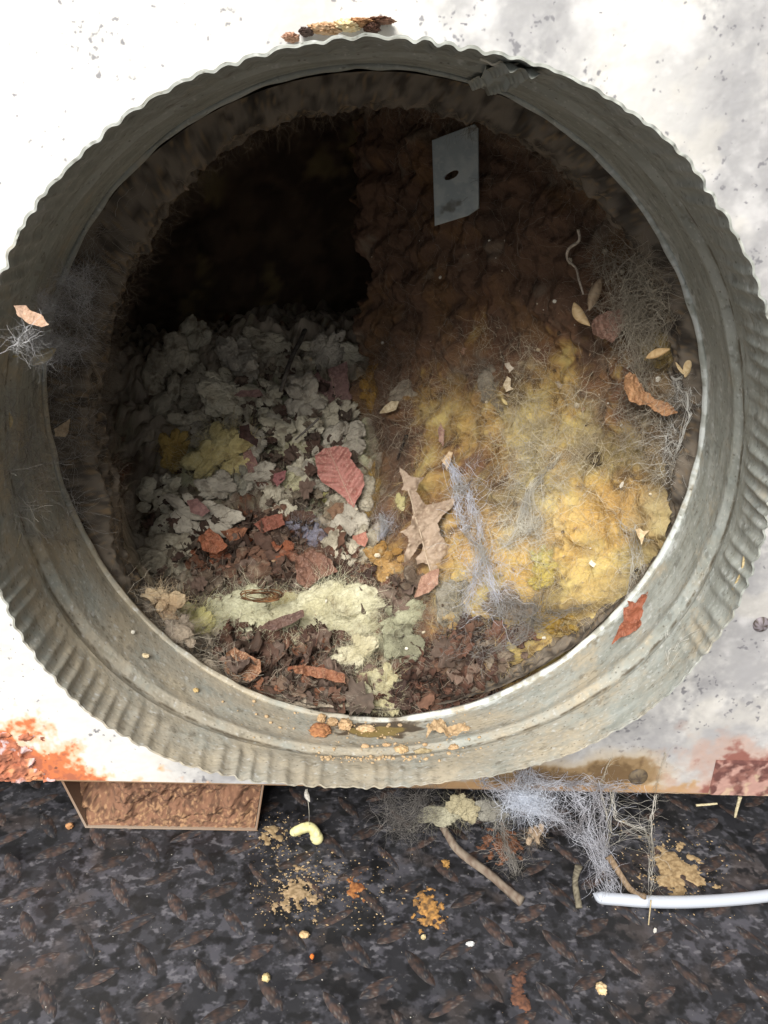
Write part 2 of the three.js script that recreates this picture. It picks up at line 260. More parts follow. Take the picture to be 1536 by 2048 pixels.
// ───────────────────────── the duct collar ─────────────────────────
const collar = new THREE.Group(); collar.name = 'duct_collar'; collar.userData.label = 'round galvanised duct collar with crimped rim'; cabinet.add(collar);
const galv = (() => {
  const map = tex(1536, 320, (u, v) => {
    const t = u * 2 * Math.PI, s = v, X = Math.cos(t) * 4, Y = Math.sin(t) * 4, Z = s * 2.2;
    const n = fbm(X, Y, Z, 5), f = fbm(X * 9, Y * 9, Z * 9, 3), st = fbm(X * 1.2, Y * 1.2, Z * 5, 4), q = fbm(X * 3, Y * 3, Z * 3 + 5, 4);
    let c = mix3(S('#989b94'), S('#abaea8'), ss(-0.3, 0.4, st + f * 0.3));                     // weathered zinc
    c = mix3(c, S('#8f9897'), ss(0.0, 0.5, q) * 0.3 * (0.4 + 0.6 * ss(-0.2, 0.6, Math.cos(t) + n)));
    const down = -Math.sin(t), dust = ss(-0.15, 0.75, down * 0.62 + n * 0.8 + f * 0.3 - Math.cos(t) * 0.25);   // settled mud dust, patchy
    c = mix3(c, S('#aaa190'), dust * 0.9);
    c = mix3(c, S('#b9ae98'), ss(0.05, 0.5, n + f * 0.4) * dust * 0.75);
    c = mix3(c, S('#757062'), ss(0.2, 0.6, fbm(X * 1.5, Y * 1.5, Z * 8 + 9, 4)) * 0.35);
    c = mix3(c, S('#59544a'), ss(0.4, 0.6, q + f * 0.4) * 0.35);
    c = mix3(c, S('#574e40'), Math.exp(-Math.pow((s - 0.565 + n * 0.012) / 0.014, 2)) * ss(-0.35, 0.25, q + f * 0.4) * 0.75);   // dirt caught in the bead
    const dk = fbm(X * 16, Y * 16, Z * 16, 2); c = mix3(c, S('#443e34'), ss(0.46, 0.58, dk) * 0.6);
    const wt = fbm(X * 7 + 3, Y * 7, Z * 7, 4); c = mix3(c, S('#c9cbca'), ss(0.4, 0.5, wt) * 0.6);
    if (N3(X * 40, Y * 40, Z * 40) > 0.86) c = mix3(c, S('#d5d2c6'), 0.7);
    // chalky zinc corrosion at the panel end, lower right
    const inR = ss(-1.75, -1.35, t > Math.PI ? t - 2 * Math.PI : t) * (1 - ss(0.75, 1.0, t > Math.PI ? t - 2 * Math.PI : t));
    c = mix3(c, S('#cfd3d1'), inR * ss(0.12, 0.04, s + f * 0.09 + n * 0.12) * ss(-0.35, 0.1, q + f * 0.3) * 0.85);
    // dark damp patch with an ochre middle on the bottom
    const dx = (t - 4.745) / 0.17, ds = (s - 0.16) / 0.14, e = Math.hypot(dx, ds) + q * 0.7; c = mix3(c, S('#4c4034'), ss(1.05, 0.75, e) * 0.85); c = mix3(c, S('#8d7a4c'), ss(0.62, 0.5, Math.hypot((t - 4.745) / 0.1, (s - 0.2) / 0.09) * 0.62 + q * 0.3));
    return c;
  });
  const bump = tex(1536, 384, (u, v) => { const t = u * 2 * Math.PI, X = Math.cos(t) * 4, Y = Math.sin(t) * 4, k = 0.5 + 0.35 * fbm(X * 8, Y * 8, v * 9, 4) + 0.15 * fbm(X * 30, Y * 30, v * 40, 2); return [k, k, k]; }, false);
  return std({ map, bumpMap: bump, bumpScale: 0.0006, roughness: 0.65, metalness: 0 });
})();
{
  const W = 1240;
  part(collar, 'sleeve', gridGeo(W, 16, (u, v) => collarP(u * 2 * Math.PI, v * 0.62)), galv);
  const fixUV = (g, s0, s1) => { const uv = g.attributes.uv; for (let i = 0; i < uv.count; i++) uv.setY(i, mix(s0, s1, uv.getY(i))); return g; };
  fixUV(collar.children[0].geometry, 0, 0.62);
  const band = gridGeo(W, 14, (u, v) => collarP(u * 2 * Math.PI, 0.62 + 0.38 * v)); fixUV(band, 0.62, 1);
  const edge = gridGeo(W, 1, (u, v) => collarP(u * 2 * Math.PI, 1, -0.0011 * v).add(V3(0, 0, 0.0001))); fixUV(edge, 0.98, 1);
  const outer = gridGeo(W, 20, (u, v) => collarP(u * 2 * Math.PI, 1 - v, -0.0011)); fixUV(outer, 1, 0);
  part(collar, 'crimped_rim', mergeGeometries([band, edge]), galv);
  part(collar, 'outer_skin', outer, galv);
  // rolled lip where the collar meets the panel
  const lip = gridGeo(480, 8, (u, v) => { const t = u * 2 * Math.PI, a = v * 2 * Math.PI, w = 0.0016 * (1 + 0.4 * N3(Math.cos(t) * 9, Math.sin(t) * 9, 4)), p = collarP(t, 0), r = collarR(t, 0) - 0.0006; return V3((r - w * Math.cos(a)) * Math.cos(t), AX + (r - w * Math.cos(a)) * Math.sin(t), 0.0015 + 0.0024 * Math.sin(a)); }); fixUV(lip, 0.0, 0.06);
  part(collar, 'rolled_lip', lip, galv);
  // lap seam: two rows of pressed ribs across the strip
  const ps = hitCollar(984, 165), t0 = Math.atan2(ps.y - AX, ps.x) - 0.035, t1 = t0 + 0.085;
  const seam = gridGeo(40, 120, (u, v) => { const t = mix(t0, t1, u), s = mix(0.02, 0.97, v); const row = Math.exp(-Math.pow((u - 0.25) / 0.13, 2)) + Math.exp(-Math.pow((u - 0.75) / 0.13, 2)); return collarP(t, s, 0.0016 + row * (0.0009 + 0.0018 * Math.cos(v * 2 * Math.PI * 10)), false); });
  { const uv = seam.attributes.uv; for (let i = 0; i < uv.count; i++) uv.setXY(i, mix(t0, t1, uv.getX(i)) / (2 * Math.PI), mix(0.3, 0.5, uv.getY(i))); }
  part(collar, 'lap_seam', seam, galv, 'overlapping seam with two rows of pressed ribs');
}
// mud coated insulation ring behind the panel
const linerR = (t, d) => R * (0.935 + 0.012 * Math.sin(2 * t + 1) - 0.07 * ss(-0.45, -0.95, Math.cos(t)) + 0.1 * ss(0.0, -0.4, Math.sin(t) + 0.25 * Math.max(0, -Math.cos(t)))) + 0.0045 * fbm(Math.cos(t) * 5, Math.sin(t) * 5, d * 3, 4) + 0.0035 * fbm(Math.cos(t) * 18, Math.sin(t) * 18, d * 2.5, 4);
{
  const TH = 0.036;
  const g1 = gridGeo(700, 28, (u, v) => { const t = u * 2 * Math.PI, z = -0.003 - v * TH, k = 1 - Math.pow(1 - Math.min(1, v * 3), 2) * 0.25; const r = mix(R * 1.0, linerR(t, v), ss(0, 0.25, v)) + ss(0.85, 1, v) * 0.004; return V3(r * Math.cos(t), AX + r * Math.sin(t), z + 0.002 * fbm(Math.cos(t) * 12, Math.sin(t) * 12, v * 4, 3)); });
  const g2 = gridGeo(350, 4, (u, v) => { const t = u * 2 * Math.PI, r = mix(linerR(t, 1) + 0.004, R * 1.9, v); return V3(r * Math.cos(t), AX + clamp(r * Math.sin(t), YB - AX + 0.004, 9), -0.003 - TH); });
  const g = merge([g1, g2]);
  setColor(g, (x, y, z) => { const n = fbm(x * 60, y * 60, z * 60, 5), f = fbm(x * 300, y * 300, z * 300, 3); let c = mix3(hex('#746a5e'), hex('#4c463f'), ss(-0.25, 0.35, n)); c = mix3(c, hex('#8a7458'), ss(0.2, 0.5, f + n * 0.5) * 0.7); return mix3(c, hex('#2a231e'), ss(0.1, 0.4, fbm(x * 70, y * 70, z * 70 + 3, 4)) * 0.75); });
  g.deleteAttribute('normal'); const gm = mergeVertices(g, 1e-5); gm.computeVertexNormals();
  part(cabinet, 'insulation_ring', gm, vc({ roughness: 1 }), 'mud coated edge of the insulation behind the front panel');
}
// ───────────────────────── inside: insulation batt leaning on the right, heap of loose fill on the left ─────────────────────────
const WA = V3(1.0 * R, 0, -0.12 * R), WD = V3(-0.629, 0, -0.778), WN = V3(-0.778, 0, 0.629), YF = AX - R;   // YF: level of the duct's lowest line
const wallOff = (s, y) => {            // how far the batt stands out from its backing
  const k = s / R, v = clamp((y - YF) / R, -0.2, 2.2);
  let o = 0.62 * R * ss(-0.1, 0.62, k) * Math.pow(1 - ss(-0.15, 1.25, v), 1.25) * (1 - 0.35 * ss(0.9, 1.6, k));
  o += 0.010 * billow(s * 17, y * 17, 3, 2) + 0.0028 * billow(s * 42, y * 42, 8, 2) + 0.002 * fbm(s * 90, y * 90, 8, 2) + 0.0014 * fbm(s * 260, y * 260, 2, 2);
  return o * 1 + 0.004;
};
const wallP = (s, y) => V3(WA.x, y, WA.z).addScaledVector(WD, s).addScaledVector(WN, wallOff(s, y));
const fWall = (p) => { const dx = p.x - WA.x, dz = p.z - WA.z, s = dx * WD.x + dz * WD.z; if (s > 1.6 * R) return 1; return dx * WN.x + dz * WN.z - wallOff(s, p.y); };
const heapY = (x, z) => {
  const zz = -z / R, xx = x / R;
  let y = -0.995 + 0.7 * ss(0.08, 0.3, zz) * Math.max(0, zz - 0.18) ;
  y = Math.min(y, 0.04 - 0.1 * ss(1.3, 2.4, zz));
  const right = ss(-0.02, 0.25, xx - 0.1 * zz);
  y = mix(y, -0.99 + 0.22 * Math.max(0, zz - 0.2), right);
  y = Math.max(y, -Math.sqrt(Math.max(0.02, 1 - Math.min(xx, 0) * Math.min(xx, 0))) - 0.03 - 0.5 * Math.max(0, zz - 0.12));
  y -= 0.16 * ss(-0.55, -1.1, xx) * ss(0.5, 0.9, zz);
  return AX + y * R + ss(0.0, 0.12, zz) * (0.010 * billow(x * 21, z * 21, 1, 2) + 0.005 * billow(x * 48, z * 48, 5, 2) + 0.0012 * fbm(x * 120, z * 120, 4, 2));
};
const fHeap = (p) => p.y - heapY(p.x, p.z);
const fIn = (p) => Math.min(fHeap(p), fWall(p));
const hit = (px, py) => march(px, py, fIn, 0.38, 1.1);
const nrm = (p) => grad(fIn, p, 0.006);
const onBlob = (p, list) => { let k = 0; for (const [c, r] of list) k = Math.max(k, 1 - p.distanceTo(c) / r); return k; };

// fibres: a few curled hairs, instanced by the thousand as the fuzz of a surface
const hairGeo = [0, 1, 2, 3, 4, 5].map((s) => {
  const n = 7, pos = [], idx = []; let y = 0, z = 0, dy = rr(-0.3, 0.3), dz = rr(-0.2, 0.3);
  for (let i = 0; i <= n; i++) { const w = 0.0062 * (1 - 0.5 * i / n); pos.push(i / n, y - w, z, i / n, y + w, z + w * 0.6); y += dy / n; z += dz / n; dy += rr(-0.7, 0.7); dz += rr(-0.6, 0.6); }
  for (let i = 0; i < n; i++) idx.push(2 * i, 2 * i + 1, 2 * i + 3, 2 * i, 2 * i + 3, 2 * i + 2);
  const g = new THREE.BufferGeometry(); g.setAttribute('position', new THREE.Float32BufferAttribute(pos, 3)); g.setIndex(idx); g.computeVertexNormals(); return g;
});
const hairMat = std({ roughness: 0.75 });
function fuzz(parent, name, list, origin = V3(0, 0, 0)) {    // list: [position, direction, length, colour]
  hairGeo.forEach((g, k) => {
    const mine = list.filter((_, i) => i % 6 === k); if (!mine.length) return;
    const m = sh(new THREE.InstancedMesh(g, hairMat, mine.length)); m.name = name; m.userData.kind = 'stuff';
    const M = new THREE.Matrix4(), q = new THREE.Quaternion(), q2 = new THREE.Quaternion(), X = V3(1, 0, 0), c = new THREE.Color();
    mine.forEach(([p, d, l, col], i) => { q.setFromUnitVectors(X, d.clone().normalize()); q2.setFromAxisAngle(X, rnd() * 6.28); M.compose(p.clone().sub(origin), q.multiply(q2), V3(l, l, l)); m.setMatrixAt(i, M); m.setColorAt(i, c.setRGB(...col)); });
    parent.add(m);
  });
}
const tang = (n, lift) => { const v = V3(rr(-1, 1), rr(-1, 1), rr(-1, 1)); v.addScaledVector(n, -v.dot(n)).normalize(); return v.addScaledVector(n, lift).normalize(); };

// ── the batt ──
const woolBump = tex(768, 768, (u, v) => { let k = 0.5 + 0.3 * f2(u * 40, v * 40, 3); for (let q = 0; q < 5; q++) { const a = q * 0.63 + 0.2, x = (u * Math.cos(a) + v * Math.sin(a)) * 260, y = (v * Math.cos(a) - u * Math.sin(a)) * 26; k += 0.16 * Math.max(0, vn(x + q * 31, y + 1.2 * vn(x * 0.05, y * 2)) - 0.35); } return [k, k, k]; }, false);
const woolBump4 = woolBump.clone(); woolBump4.repeat.set(4, 4); woolBump4.needsUpdate = true;
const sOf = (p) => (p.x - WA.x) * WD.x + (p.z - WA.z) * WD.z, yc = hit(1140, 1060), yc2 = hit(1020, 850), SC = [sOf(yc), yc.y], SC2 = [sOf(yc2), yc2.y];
const wallCol = (s, y) => {
  const n = f2(s * 24, y * 24, 5), f = f2(s * 120 + 40, y * 120, 4), g = f2(s * 300, y * 300 + 60, 3), k = s / R;
  let c = mix3(hex('#ccb878'), hex('#d8c994'), ss(-0.2, 0.4, n + g * 0.3));                           // glass wool, dyed yellow
  c = mix3(c, hex('#bd9450'), ss(-0.05, 0.5, f2(s * 26 + 70, y * 26, 4) + f * 0.3) * 0.7);
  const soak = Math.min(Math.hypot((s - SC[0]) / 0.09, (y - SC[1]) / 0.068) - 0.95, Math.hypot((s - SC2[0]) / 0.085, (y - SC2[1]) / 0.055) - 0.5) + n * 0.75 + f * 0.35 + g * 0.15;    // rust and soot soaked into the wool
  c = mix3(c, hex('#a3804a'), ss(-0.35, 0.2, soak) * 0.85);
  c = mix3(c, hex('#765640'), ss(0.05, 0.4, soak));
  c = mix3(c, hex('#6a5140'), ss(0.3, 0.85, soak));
  c = mix3(c, hex('#8f6a40'), ss(0.15, 0.5, f2(s * 34 + 20, y * 34, 4)) * 0.4);
  c = mix3(c, hex('#4e3d32'), ss(0.25, 0.55, f2(s * 42 + 130, y * 36, 4) + g * 0.2) * 0.65);
  c = mix3(c, hex('#8d8272'), ss(0.3, 0.6, f2(s * 50 + 200, y * 46, 4)) * 0.45);
  if (k < 0.2) c = mix3(c, hex('#8a7a5c'), ss(0.16, 0.05, k + f * 0.06) * 0.6);
  return mix3(c, hex('#3a2a1e'), ss(0.42, 0.6, f + g * 0.35) * 0.6);
};
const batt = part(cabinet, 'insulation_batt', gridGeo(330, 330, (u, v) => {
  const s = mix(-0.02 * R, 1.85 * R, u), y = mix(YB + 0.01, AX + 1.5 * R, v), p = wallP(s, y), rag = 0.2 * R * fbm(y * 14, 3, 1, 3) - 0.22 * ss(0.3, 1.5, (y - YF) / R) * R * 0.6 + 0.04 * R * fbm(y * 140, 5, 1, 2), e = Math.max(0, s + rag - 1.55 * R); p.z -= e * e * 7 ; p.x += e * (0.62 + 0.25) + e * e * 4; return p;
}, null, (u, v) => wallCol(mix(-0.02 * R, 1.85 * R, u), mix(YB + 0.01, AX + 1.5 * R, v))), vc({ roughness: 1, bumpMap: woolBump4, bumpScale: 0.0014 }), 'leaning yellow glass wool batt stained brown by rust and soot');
{
  const list = [];
  for (let i = 0; i < 42000; i++) {
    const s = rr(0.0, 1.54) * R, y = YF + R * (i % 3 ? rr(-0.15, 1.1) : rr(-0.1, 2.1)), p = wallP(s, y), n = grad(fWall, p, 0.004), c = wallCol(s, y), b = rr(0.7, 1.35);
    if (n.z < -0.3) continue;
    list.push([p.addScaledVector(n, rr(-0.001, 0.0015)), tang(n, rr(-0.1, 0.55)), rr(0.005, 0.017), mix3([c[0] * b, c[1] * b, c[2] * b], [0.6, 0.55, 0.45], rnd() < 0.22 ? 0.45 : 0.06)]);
  }
  fuzz(batt, 'loose_fibres', list);
}
// ── the metal tab riveted through the batt ──
{
  const px = [[880, 286], [962, 255], [969, 262], [970, 418], [950, 432], [885, 452]], base = hit(925, 350), n = V3(WN.x, 0, WN.z).add(V3(0.25, 0.1, 0.4)).normalize();
  const Q = px.map(([x, y]) => { const d = ray(x, y), t = base.clone().sub(camera.position).dot(n) / d.dot(n); return camera.position.clone().addScaledVector(d, t); });
  const ax = V3(0, 1, 0).cross(n).normalize(), ay = n.clone().cross(ax), sp = new THREE.Shape(Q.map((q) => new THREE.Vector2(q.clone().sub(base).dot(ax), q.clone().sub(base).dot(ay))));
  const hp = new THREE.Path(), sc = depthOf(base) / 1738; for (let i = 0; i <= 12; i++) { const a = -i / 12 * 6.2832; hp[i ? 'lineTo' : 'moveTo'](-8 * sc + 15 * sc * Math.cos(a) + 3 * sc * Math.sin(a), (-4 + 9 * Math.sin(a) + 4 * Math.cos(a)) * sc); } sp.holes.push(hp);
  const g = new THREE.ExtrudeGeometry(sp, { depth: 0.0012, bevelEnabled: true, bevelThickness: 0.0003, bevelSize: 0.0003, bevelSegments: 1 });
  g.applyMatrix4(new THREE.Matrix4().makeBasis(ax, ay, n)).translate(base.x + n.x * 0.012, base.y + n.y * 0.012, base.z + n.z * 0.012);
  const g2 = g; for (let i = 0, uv = g.attributes.uv, ps = g.attributes.position; i < uv.count; i++) uv.setXY(i, (ps.getY(i) - base.y) * 9 + 0.5, (ps.getX(i) - base.x) * 9 + 0.5); /* (x, y, z) => mix3(mix3(hex('#67747a'), hex('#8a979a'), ss(-0.3, 0.4, f2(y * 160, z * 160 + x * 160, 4))), hex('#b9bfbc'), */
  const tabMap = tex(256, 256, (u, v) => { let c = mix3(S('#a9b2b4'), S('#bcc3c2'), ss(-0.4, 0.4, f2(u * 14, v * 14, 4))); c = mix3(c, S('#c4c8c4'), ss(0.25, 0.6, f2(u * 60, v * 60, 3)) * 0.6); return mix3(c, S('#5c574e'), ss(0.2, 0.6, f2(u * 9 + 40, v * 9, 5)) * 0.6); });
  part(cabinet, 'mounting_tab', g2, std({ map: tabMap, roughness: 0.6 }), 'bare grey metal tab with a slotted hole on the brown batt');
}
{ // lint on the ragged edge of the insulation ring
  const ring = cabinet.children.find((o) => o.name === 'insulation_ring'), list = [];
  for (let i = 0; i < 5200; i++) { const t = rr(-0.35, 3.6), v = rnd() < 0.6 ? rr(0.85, 1.05) : rr(0.1, 1), r = linerR(t, v) - rr(-0.001, 0.002); list.push([V3(r * Math.cos(t), AX + r * Math.sin(t), -0.003 - v * 0.036), V3(-Math.cos(t) * rr(-0.2, 1), -Math.sin(t) * rr(-0.2, 1), rr(-0.6, 0.6)).add(V3(rr(-1, 1), rr(-1, 1), rr(-1, 1)).multiplyScalar(0.7)), rr(0.004, 0.012), hex(['#7a6a58', '#5c5044', '#948470', '#6a5c4e'][i % 4])]); }
  fuzz(ring, 'lint', list);
}
// ── the heap ──
const Pz = (px, py) => hit(px, py);
const rusty = [[530, 1090, 0.032], [450, 1120, 0.028], [600, 1110, 0.03], [560, 1150, 0.03], [640, 1130, 0.022], [620, 1330, 0.034], [700, 1340, 0.03], [560, 1330, 0.025], [500, 1310, 0.026], [760, 1180, 0.02], [900, 1360, 0.04], [960, 1340, 0.035], [840, 1380, 0.03], [770, 1230, 0.02]].map(([a, b, r]) => [Pz(a, b), r]);
const pale = [[540, 1230, 0.03], [660, 1240, 0.03], [600, 840, 0.06], [520, 840, 0.05], [640, 900, 0.05], [400, 920, 0.03], [760, 1390, 0.02], [800, 1260, 0.03], [600, 980, 0.03]].map(([a, b, r]) => [Pz(a, b), r]);
const heapCol = (x, z, y) => {
  const p = V3(x, y, z), n = f2(x * 40, z * 40, 5), f = f2(x * 160, z * 160 + 30, 4), kr = onBlob(p, rusty) + n * 0.35, kp = onBlob(p, pale) + n * 0.3;
  let c = mix3(hex('#b8ab98'), hex('#85786a'), ss(-0.25, 0.4, n + f * 0.4));
  c = mix3(c, hex('#c9c8a6'), ss(0.02, 0.35, kp + f * 0.3) * 0.9);
  c = mix3(c, hex('#4c3025'), ss(0.05, 0.3, kr));
  c = mix3(c, hex('#8a4526'), ss(0.3, 0.55, kr + f * 0.6) * 0.8);
  c = mix3(c, hex('#463a30'), ss(0.25, 0.5, f) * 0.6);
  return c;
};
const heap = thing('insulation_heap', 'heap of matted loose insulation and leaf crumbs filling the left of the cabinet', 'insulation', V3(0, YF, -0.1));
heap.userData.kind = 'stuff';
{
  const x0 = -1.5 * R, x1 = 0.75 * R, z0 = -0.004, z1 = -2.6 * R;
  part(heap, 'matted_fill', gridGeo(300, 320, (u, v) => { const w = Math.pow(v, 1.25), x = mix(x0, x1, u), z = mix(z0, z1, w); return V3(x + 0.004 * fbm(x * 50, z * 50, 7, 2), heapY(x, z), z + 0.004 * fbm(x * 50, z * 50, 17, 2) * ss(0, 0.1, v)); }, null, (u, v, p) => heapCol(p.x, p.z, p.y)), vc({ roughness: 1, bumpMap: woolBump4, bumpScale: 0.0014 }));
  const list = [];
  for (let i = 0; i < 17000; i++) {
    const x = rr(-0.85, 0.4) * R, z = -R * (0.05 + 1.5 * Math.pow(rnd(), 1.3)), y = heapY(x, z), p = V3(x, y, z), n = grad(fHeap, p, 0.004), c = heapCol(x, z, y), b = rr(0.6, 1.3);
    list.push([p.addScaledVector(n, rr(-0.001, 0.002)), tang(n, rr(-0.1, 0.6)), rr(0.006, 0.02), mix3([c[0] * b, c[1] * b, c[2] * b], [0.5, 0.48, 0.4], rnd() < 0.3 ? 0.5 : 0.05)]);
  }
  fuzz(heap, 'loose_fibres', list, heap.position);
}
// ── tufts of glass wool: lumpy, torn, hairy ──
const woolMat = vc({ roughness: 1, bumpMap: woolBump, bumpScale: 0.0022 });
function woolGeo(seed, detail, tear = 1) {     // a torn tuft of unit size: several matted puffs run together
  const parts = [], k = detail > 14 ? 14 : 8, base0 = new THREE.IcosahedronGeometry(1, detail > 14 ? 9 : 7); base0.deleteAttribute('uv'); base0.deleteAttribute('normal'); const base = mergeVertices(base0, 1e-4);
  for (let q = 0; q < k; q++) {
    const g = base.clone(), p = g.attributes.position, v = V3(), o = seed * 7.3 + q * 11.1, a = q * 2.4 + seed, d = q ? Math.sqrt(rnd()) * 0.74 : 0, sx = rr(0.22, 0.5) * (q ? 1 : 1.3), sy = sx * rr(0.5, 0.95), rot = a + rr(-0.8, 0.8), tw = rr(-0.5, 0.5);
    const M = new THREE.Matrix4().compose(V3(d * Math.cos(a), d * Math.sin(a), rr(-0.2, 0.55) * (1 - 0.6 * d)), new THREE.Quaternion().setFromEuler(new THREE.Euler(tw, rr(-0.5, 0.5), rot)), V3(sx, sy, sx * 0.75));
    for (let i = 0; i < p.count; i++) {
      v.fromBufferAttribute(p, i); let r = 0.92 + 0.26 * fbm(v.x * 1.1 + o, v.y * 1.1, v.z * 1.1, 1) + 0.12 * fbm(v.x * 3 + o, v.y * 3, v.z * 3, 2);
      r += tear * 0.16 * Math.pow(Math.max(0, N3(v.x * 1.1 + o + 50, v.y * 1.1, v.z * 1.1)), 2.5);
      p.setXYZ(i, v.x * r, v.y * r, v.z * r);
    }
    g.applyMatrix4(M); parts.push(g);
  }
  const g = mergeGeometries(parts); g.computeVertexNormals(); return g;
}
function wool(name, label, px, py, rx, ry, rot, cols, o = {}) {   // rx, ry in photo pixels
  const p0 = o.p ?? (o.surf ?? hit)(px, py), sc = depthOf(p0) / 1738, n = o.n ?? nrm(p0).multiplyScalar(0.55).addScaledVector(fwd, -0.6).normalize();
  const base = p0.clone().addScaledVector(n, (o.lift ?? 0.15) * Math.min(rx, ry) * sc), seed = o.seed ?? rr(0, 90);
  const t = o.thing ?? thing(name, label, o.cat ?? 'insulation', base, o.group);
  const ax = cr.clone().applyAxisAngle(fwd, rot), x = ax.addScaledVector(n, -ax.dot(n)).normalize(), y = n.clone().cross(x);
  const g = woolGeo(seed, o.detail ?? Math.round(clamp(rx * 0.5, 12, 40)), o.tear ?? 1), flat = o.flat ?? 0.6;
  g.applyMatrix4(new THREE.Matrix4().makeBasis(x, y, n).multiply(new THREE.Matrix4().makeScale(rx * sc * 1.22, ry * sc * 1.22, Math.min(rx, ry) * sc * flat * 1.15)));
  g.translate(base.x, base.y, base.z);
  { const p = g.attributes.position, uv = new Float32Array(p.count * 2); for (let i = 0; i < p.count; i++) { uv[2 * i] = (p.getX(i) + p.getZ(i) * 0.6) * 9; uv[2 * i + 1] = (p.getY(i) - p.getZ(i) * 0.5) * 9; } g.setAttribute('uv', new THREE.BufferAttribute(uv, 2)); }
  const cA = hex(cols[0]), cB = hex(cols[1]), cC = hex(cols[2] ?? cols[1]);
  const cf = (a, b, c) => { const q = fbm(a * 44 + seed, b * 44, c * 44, 3), f = fbm(a * 420, b * 420 + seed, c * 420, 2); return mix3(mix3(cA, cB, ss(-0.4, 0.4, q + f * 0.2)), cC, ss(0.12, 0.55, fbm(a * 60, b * 60, c * 60 + seed, 3) + f * 0.15) * 0.8); };
  g.computeVertexNormals(); setColor(g, cf);
  const pos = g.attributes.position, nm = g.attributes.normal, list = [], cnt = Math.round((o.hair ?? 1) * clamp(rx * ry * 0.3, 120, 2000));
  for (let i = 0; i < cnt; i++) { const k = Math.floor(rnd() * pos.count), q = V3().fromBufferAttribute(pos, k), m = V3().fromBufferAttribute(nm, k), c = cf(q.x, q.y, q.z), b = rr(0.85, 1.3); list.push([q, tang(m, rnd() < 0.3 ? rr(0.4, 1.1) : rr(-0.1, 0.5)), sc * Math.min(rx, ry) * rr(0.2, 0.55) + 0.006, mix3([c[0] * b, c[1] * b, c[2] * b], [0.75, 0.73, 0.6], rnd() < 0.25 ? 0.45 : 0)]); }
  const mesh = part(t, 'tuft', g, o.mat ?? woolMat);
  if (list.length && o.hair !== 0) fuzz(mesh, 'loose_fibres', list, base);
  return t;
}
const YL = ['#e0d4a0', '#cfbf86', '#9a875c'], PG = ['#d0ccb0', '#bdb796', '#8d836a'], GR = ['#a8a292', '#8a8476', '#625a4e'], DG = ['#6c6a60', '#55524a', '#3c362f'];
const W = (l, ...a) => wool('insulation_tuft', l, ...a);
W('yellow torn block of insulation at the dark left side of the heap', 445, 912, 52, 62, 0.5, YL, { tear: 0.6, lift: 0.5 });
W('brownish yellow lump of insulation left of the torn yellow block', 352, 905, 30, 40, 0.2, ['#c2a560', '#a4884c', '#6a5232'], { lift: 0.4 });
W('broad fluffy pale green insulation tuft across the middle of the lower heap', 660, 1235, 96, 64, -0.15, PG, { tear: 1.4, lift: 0.4, hair: 1.6 });
W('rounded pale tuft at the left end of the broad pale green one', 490, 1235, 70, 54, 0.1, ['#c6c4a8', '#b4b092', '#8d8468'], { lift: 0.6, hair: 1.4 });
W('small yellowish tuft between the two pale green ones', 560, 1228, 44, 30, -0.2, ['#c9c096', '#b0a67c', '#8d8058'], { lift: 0.55, hair: 1.4 });
W('ragged cream tuft hanging below the broad pale green one', 705, 1308, 46, 34, -0.6, ['#cfc9ae', '#b3ab8c', '#786c54'], { tear: 1.6, lift: 0.75, hair: 1.5 });
W('curled cream tuft at the lowest edge of the heap beside the collar lip', 766, 1380, 40, 54, -0.5, ['#c9c3a4', '#b0a884', '#786a4c'], { tear: 1.2, lift: 0.8, hair: 1.4 });
W('grey green lump right of the broad pale green tuft', 812, 1238, 48, 30, -0.35, ['#a8a78c', '#8d8b72', '#5f5c4a'], { lift: 0.6 });
W('second grey green lump just below the first', 808, 1292, 42, 34, 0.2, ['#93927a', '#7b7964', '#55503f'], { lift: 0.35 });
W('bright yellow tuft resting against the lower left of the collar lip', 393, 1256, 38, 48, 0.5, ['#dcd6a0', '#ccc488', '#a0905c'], { lift: 0.95, hair: 2 });
W('beige hairy tuft at the left end of the collar lip beside the yellow one', 312, 1218, 42, 34, 0.3, ['#d0ba98', '#b49a7a', '#7a6450'], { lift: 1.0, tear: 1.3, hair: 1.5 });
W('dusty beige tuft below the bright yellow one', 352, 1272, 36, 34, 0.3, ['#9c8e7c', '#83776a', '#5a5048'], { lift: 0.7 });
W('cream tuft above the small mauve leaf scrap', 600, 915, 44, 26, 0.1, ['#d8d2ae', '#b8b294', '#7d7560'], { tear: 1.5, lift: 0.45, hair: 1.3 });
W('cream tuft at the foot of the small mauve leaf scrap', 585, 965, 26, 20, -0.4, ['#dcd6b0', '#c8c09a', '#8c8468'], { tear: 1.6, lift: 0.5, hair: 1.3 });
W('grey tuft hanging below the torn yellow block', 490, 975, 26, 40, 0.1, ['#a8a496', '#8a8678', '#5a564c'], { tear: 1.1, lift: 0.5 });
W('amber crust of wool below the oak leaf', 770, 1120, 40, 34, 0.1, ['#b08c58', '#94703c', '#b8ae90'], { lift: 0.3 });
W('small cream curl beside the stalk of the oak leaf', 806, 1008, 12, 16, 0, ['#d8cf9e', '#bdb37f', '#8d825a'], { lift: 0.6 });
W('lemon yellow tuft on the lower part of the batt', 1085, 1142, 28, 34, 0.6, ['#c4b468', '#b09c50', '#94803c'], { lift: 0.2 });
W('pale lime tuft above the lemon yellow one on the batt', 1080, 1112, 22, 20, 0, ['#c4bc82', '#aca468', '#8c824a'], { lift: 0.35 });
W('grey curl of wool lying on the brown batt', 815, 780, 42, 17, -0.3, ['#b6ab98', '#94897a', '#6b5f50'], { lift: 0.3, hair: 2, tear: 1.2 });
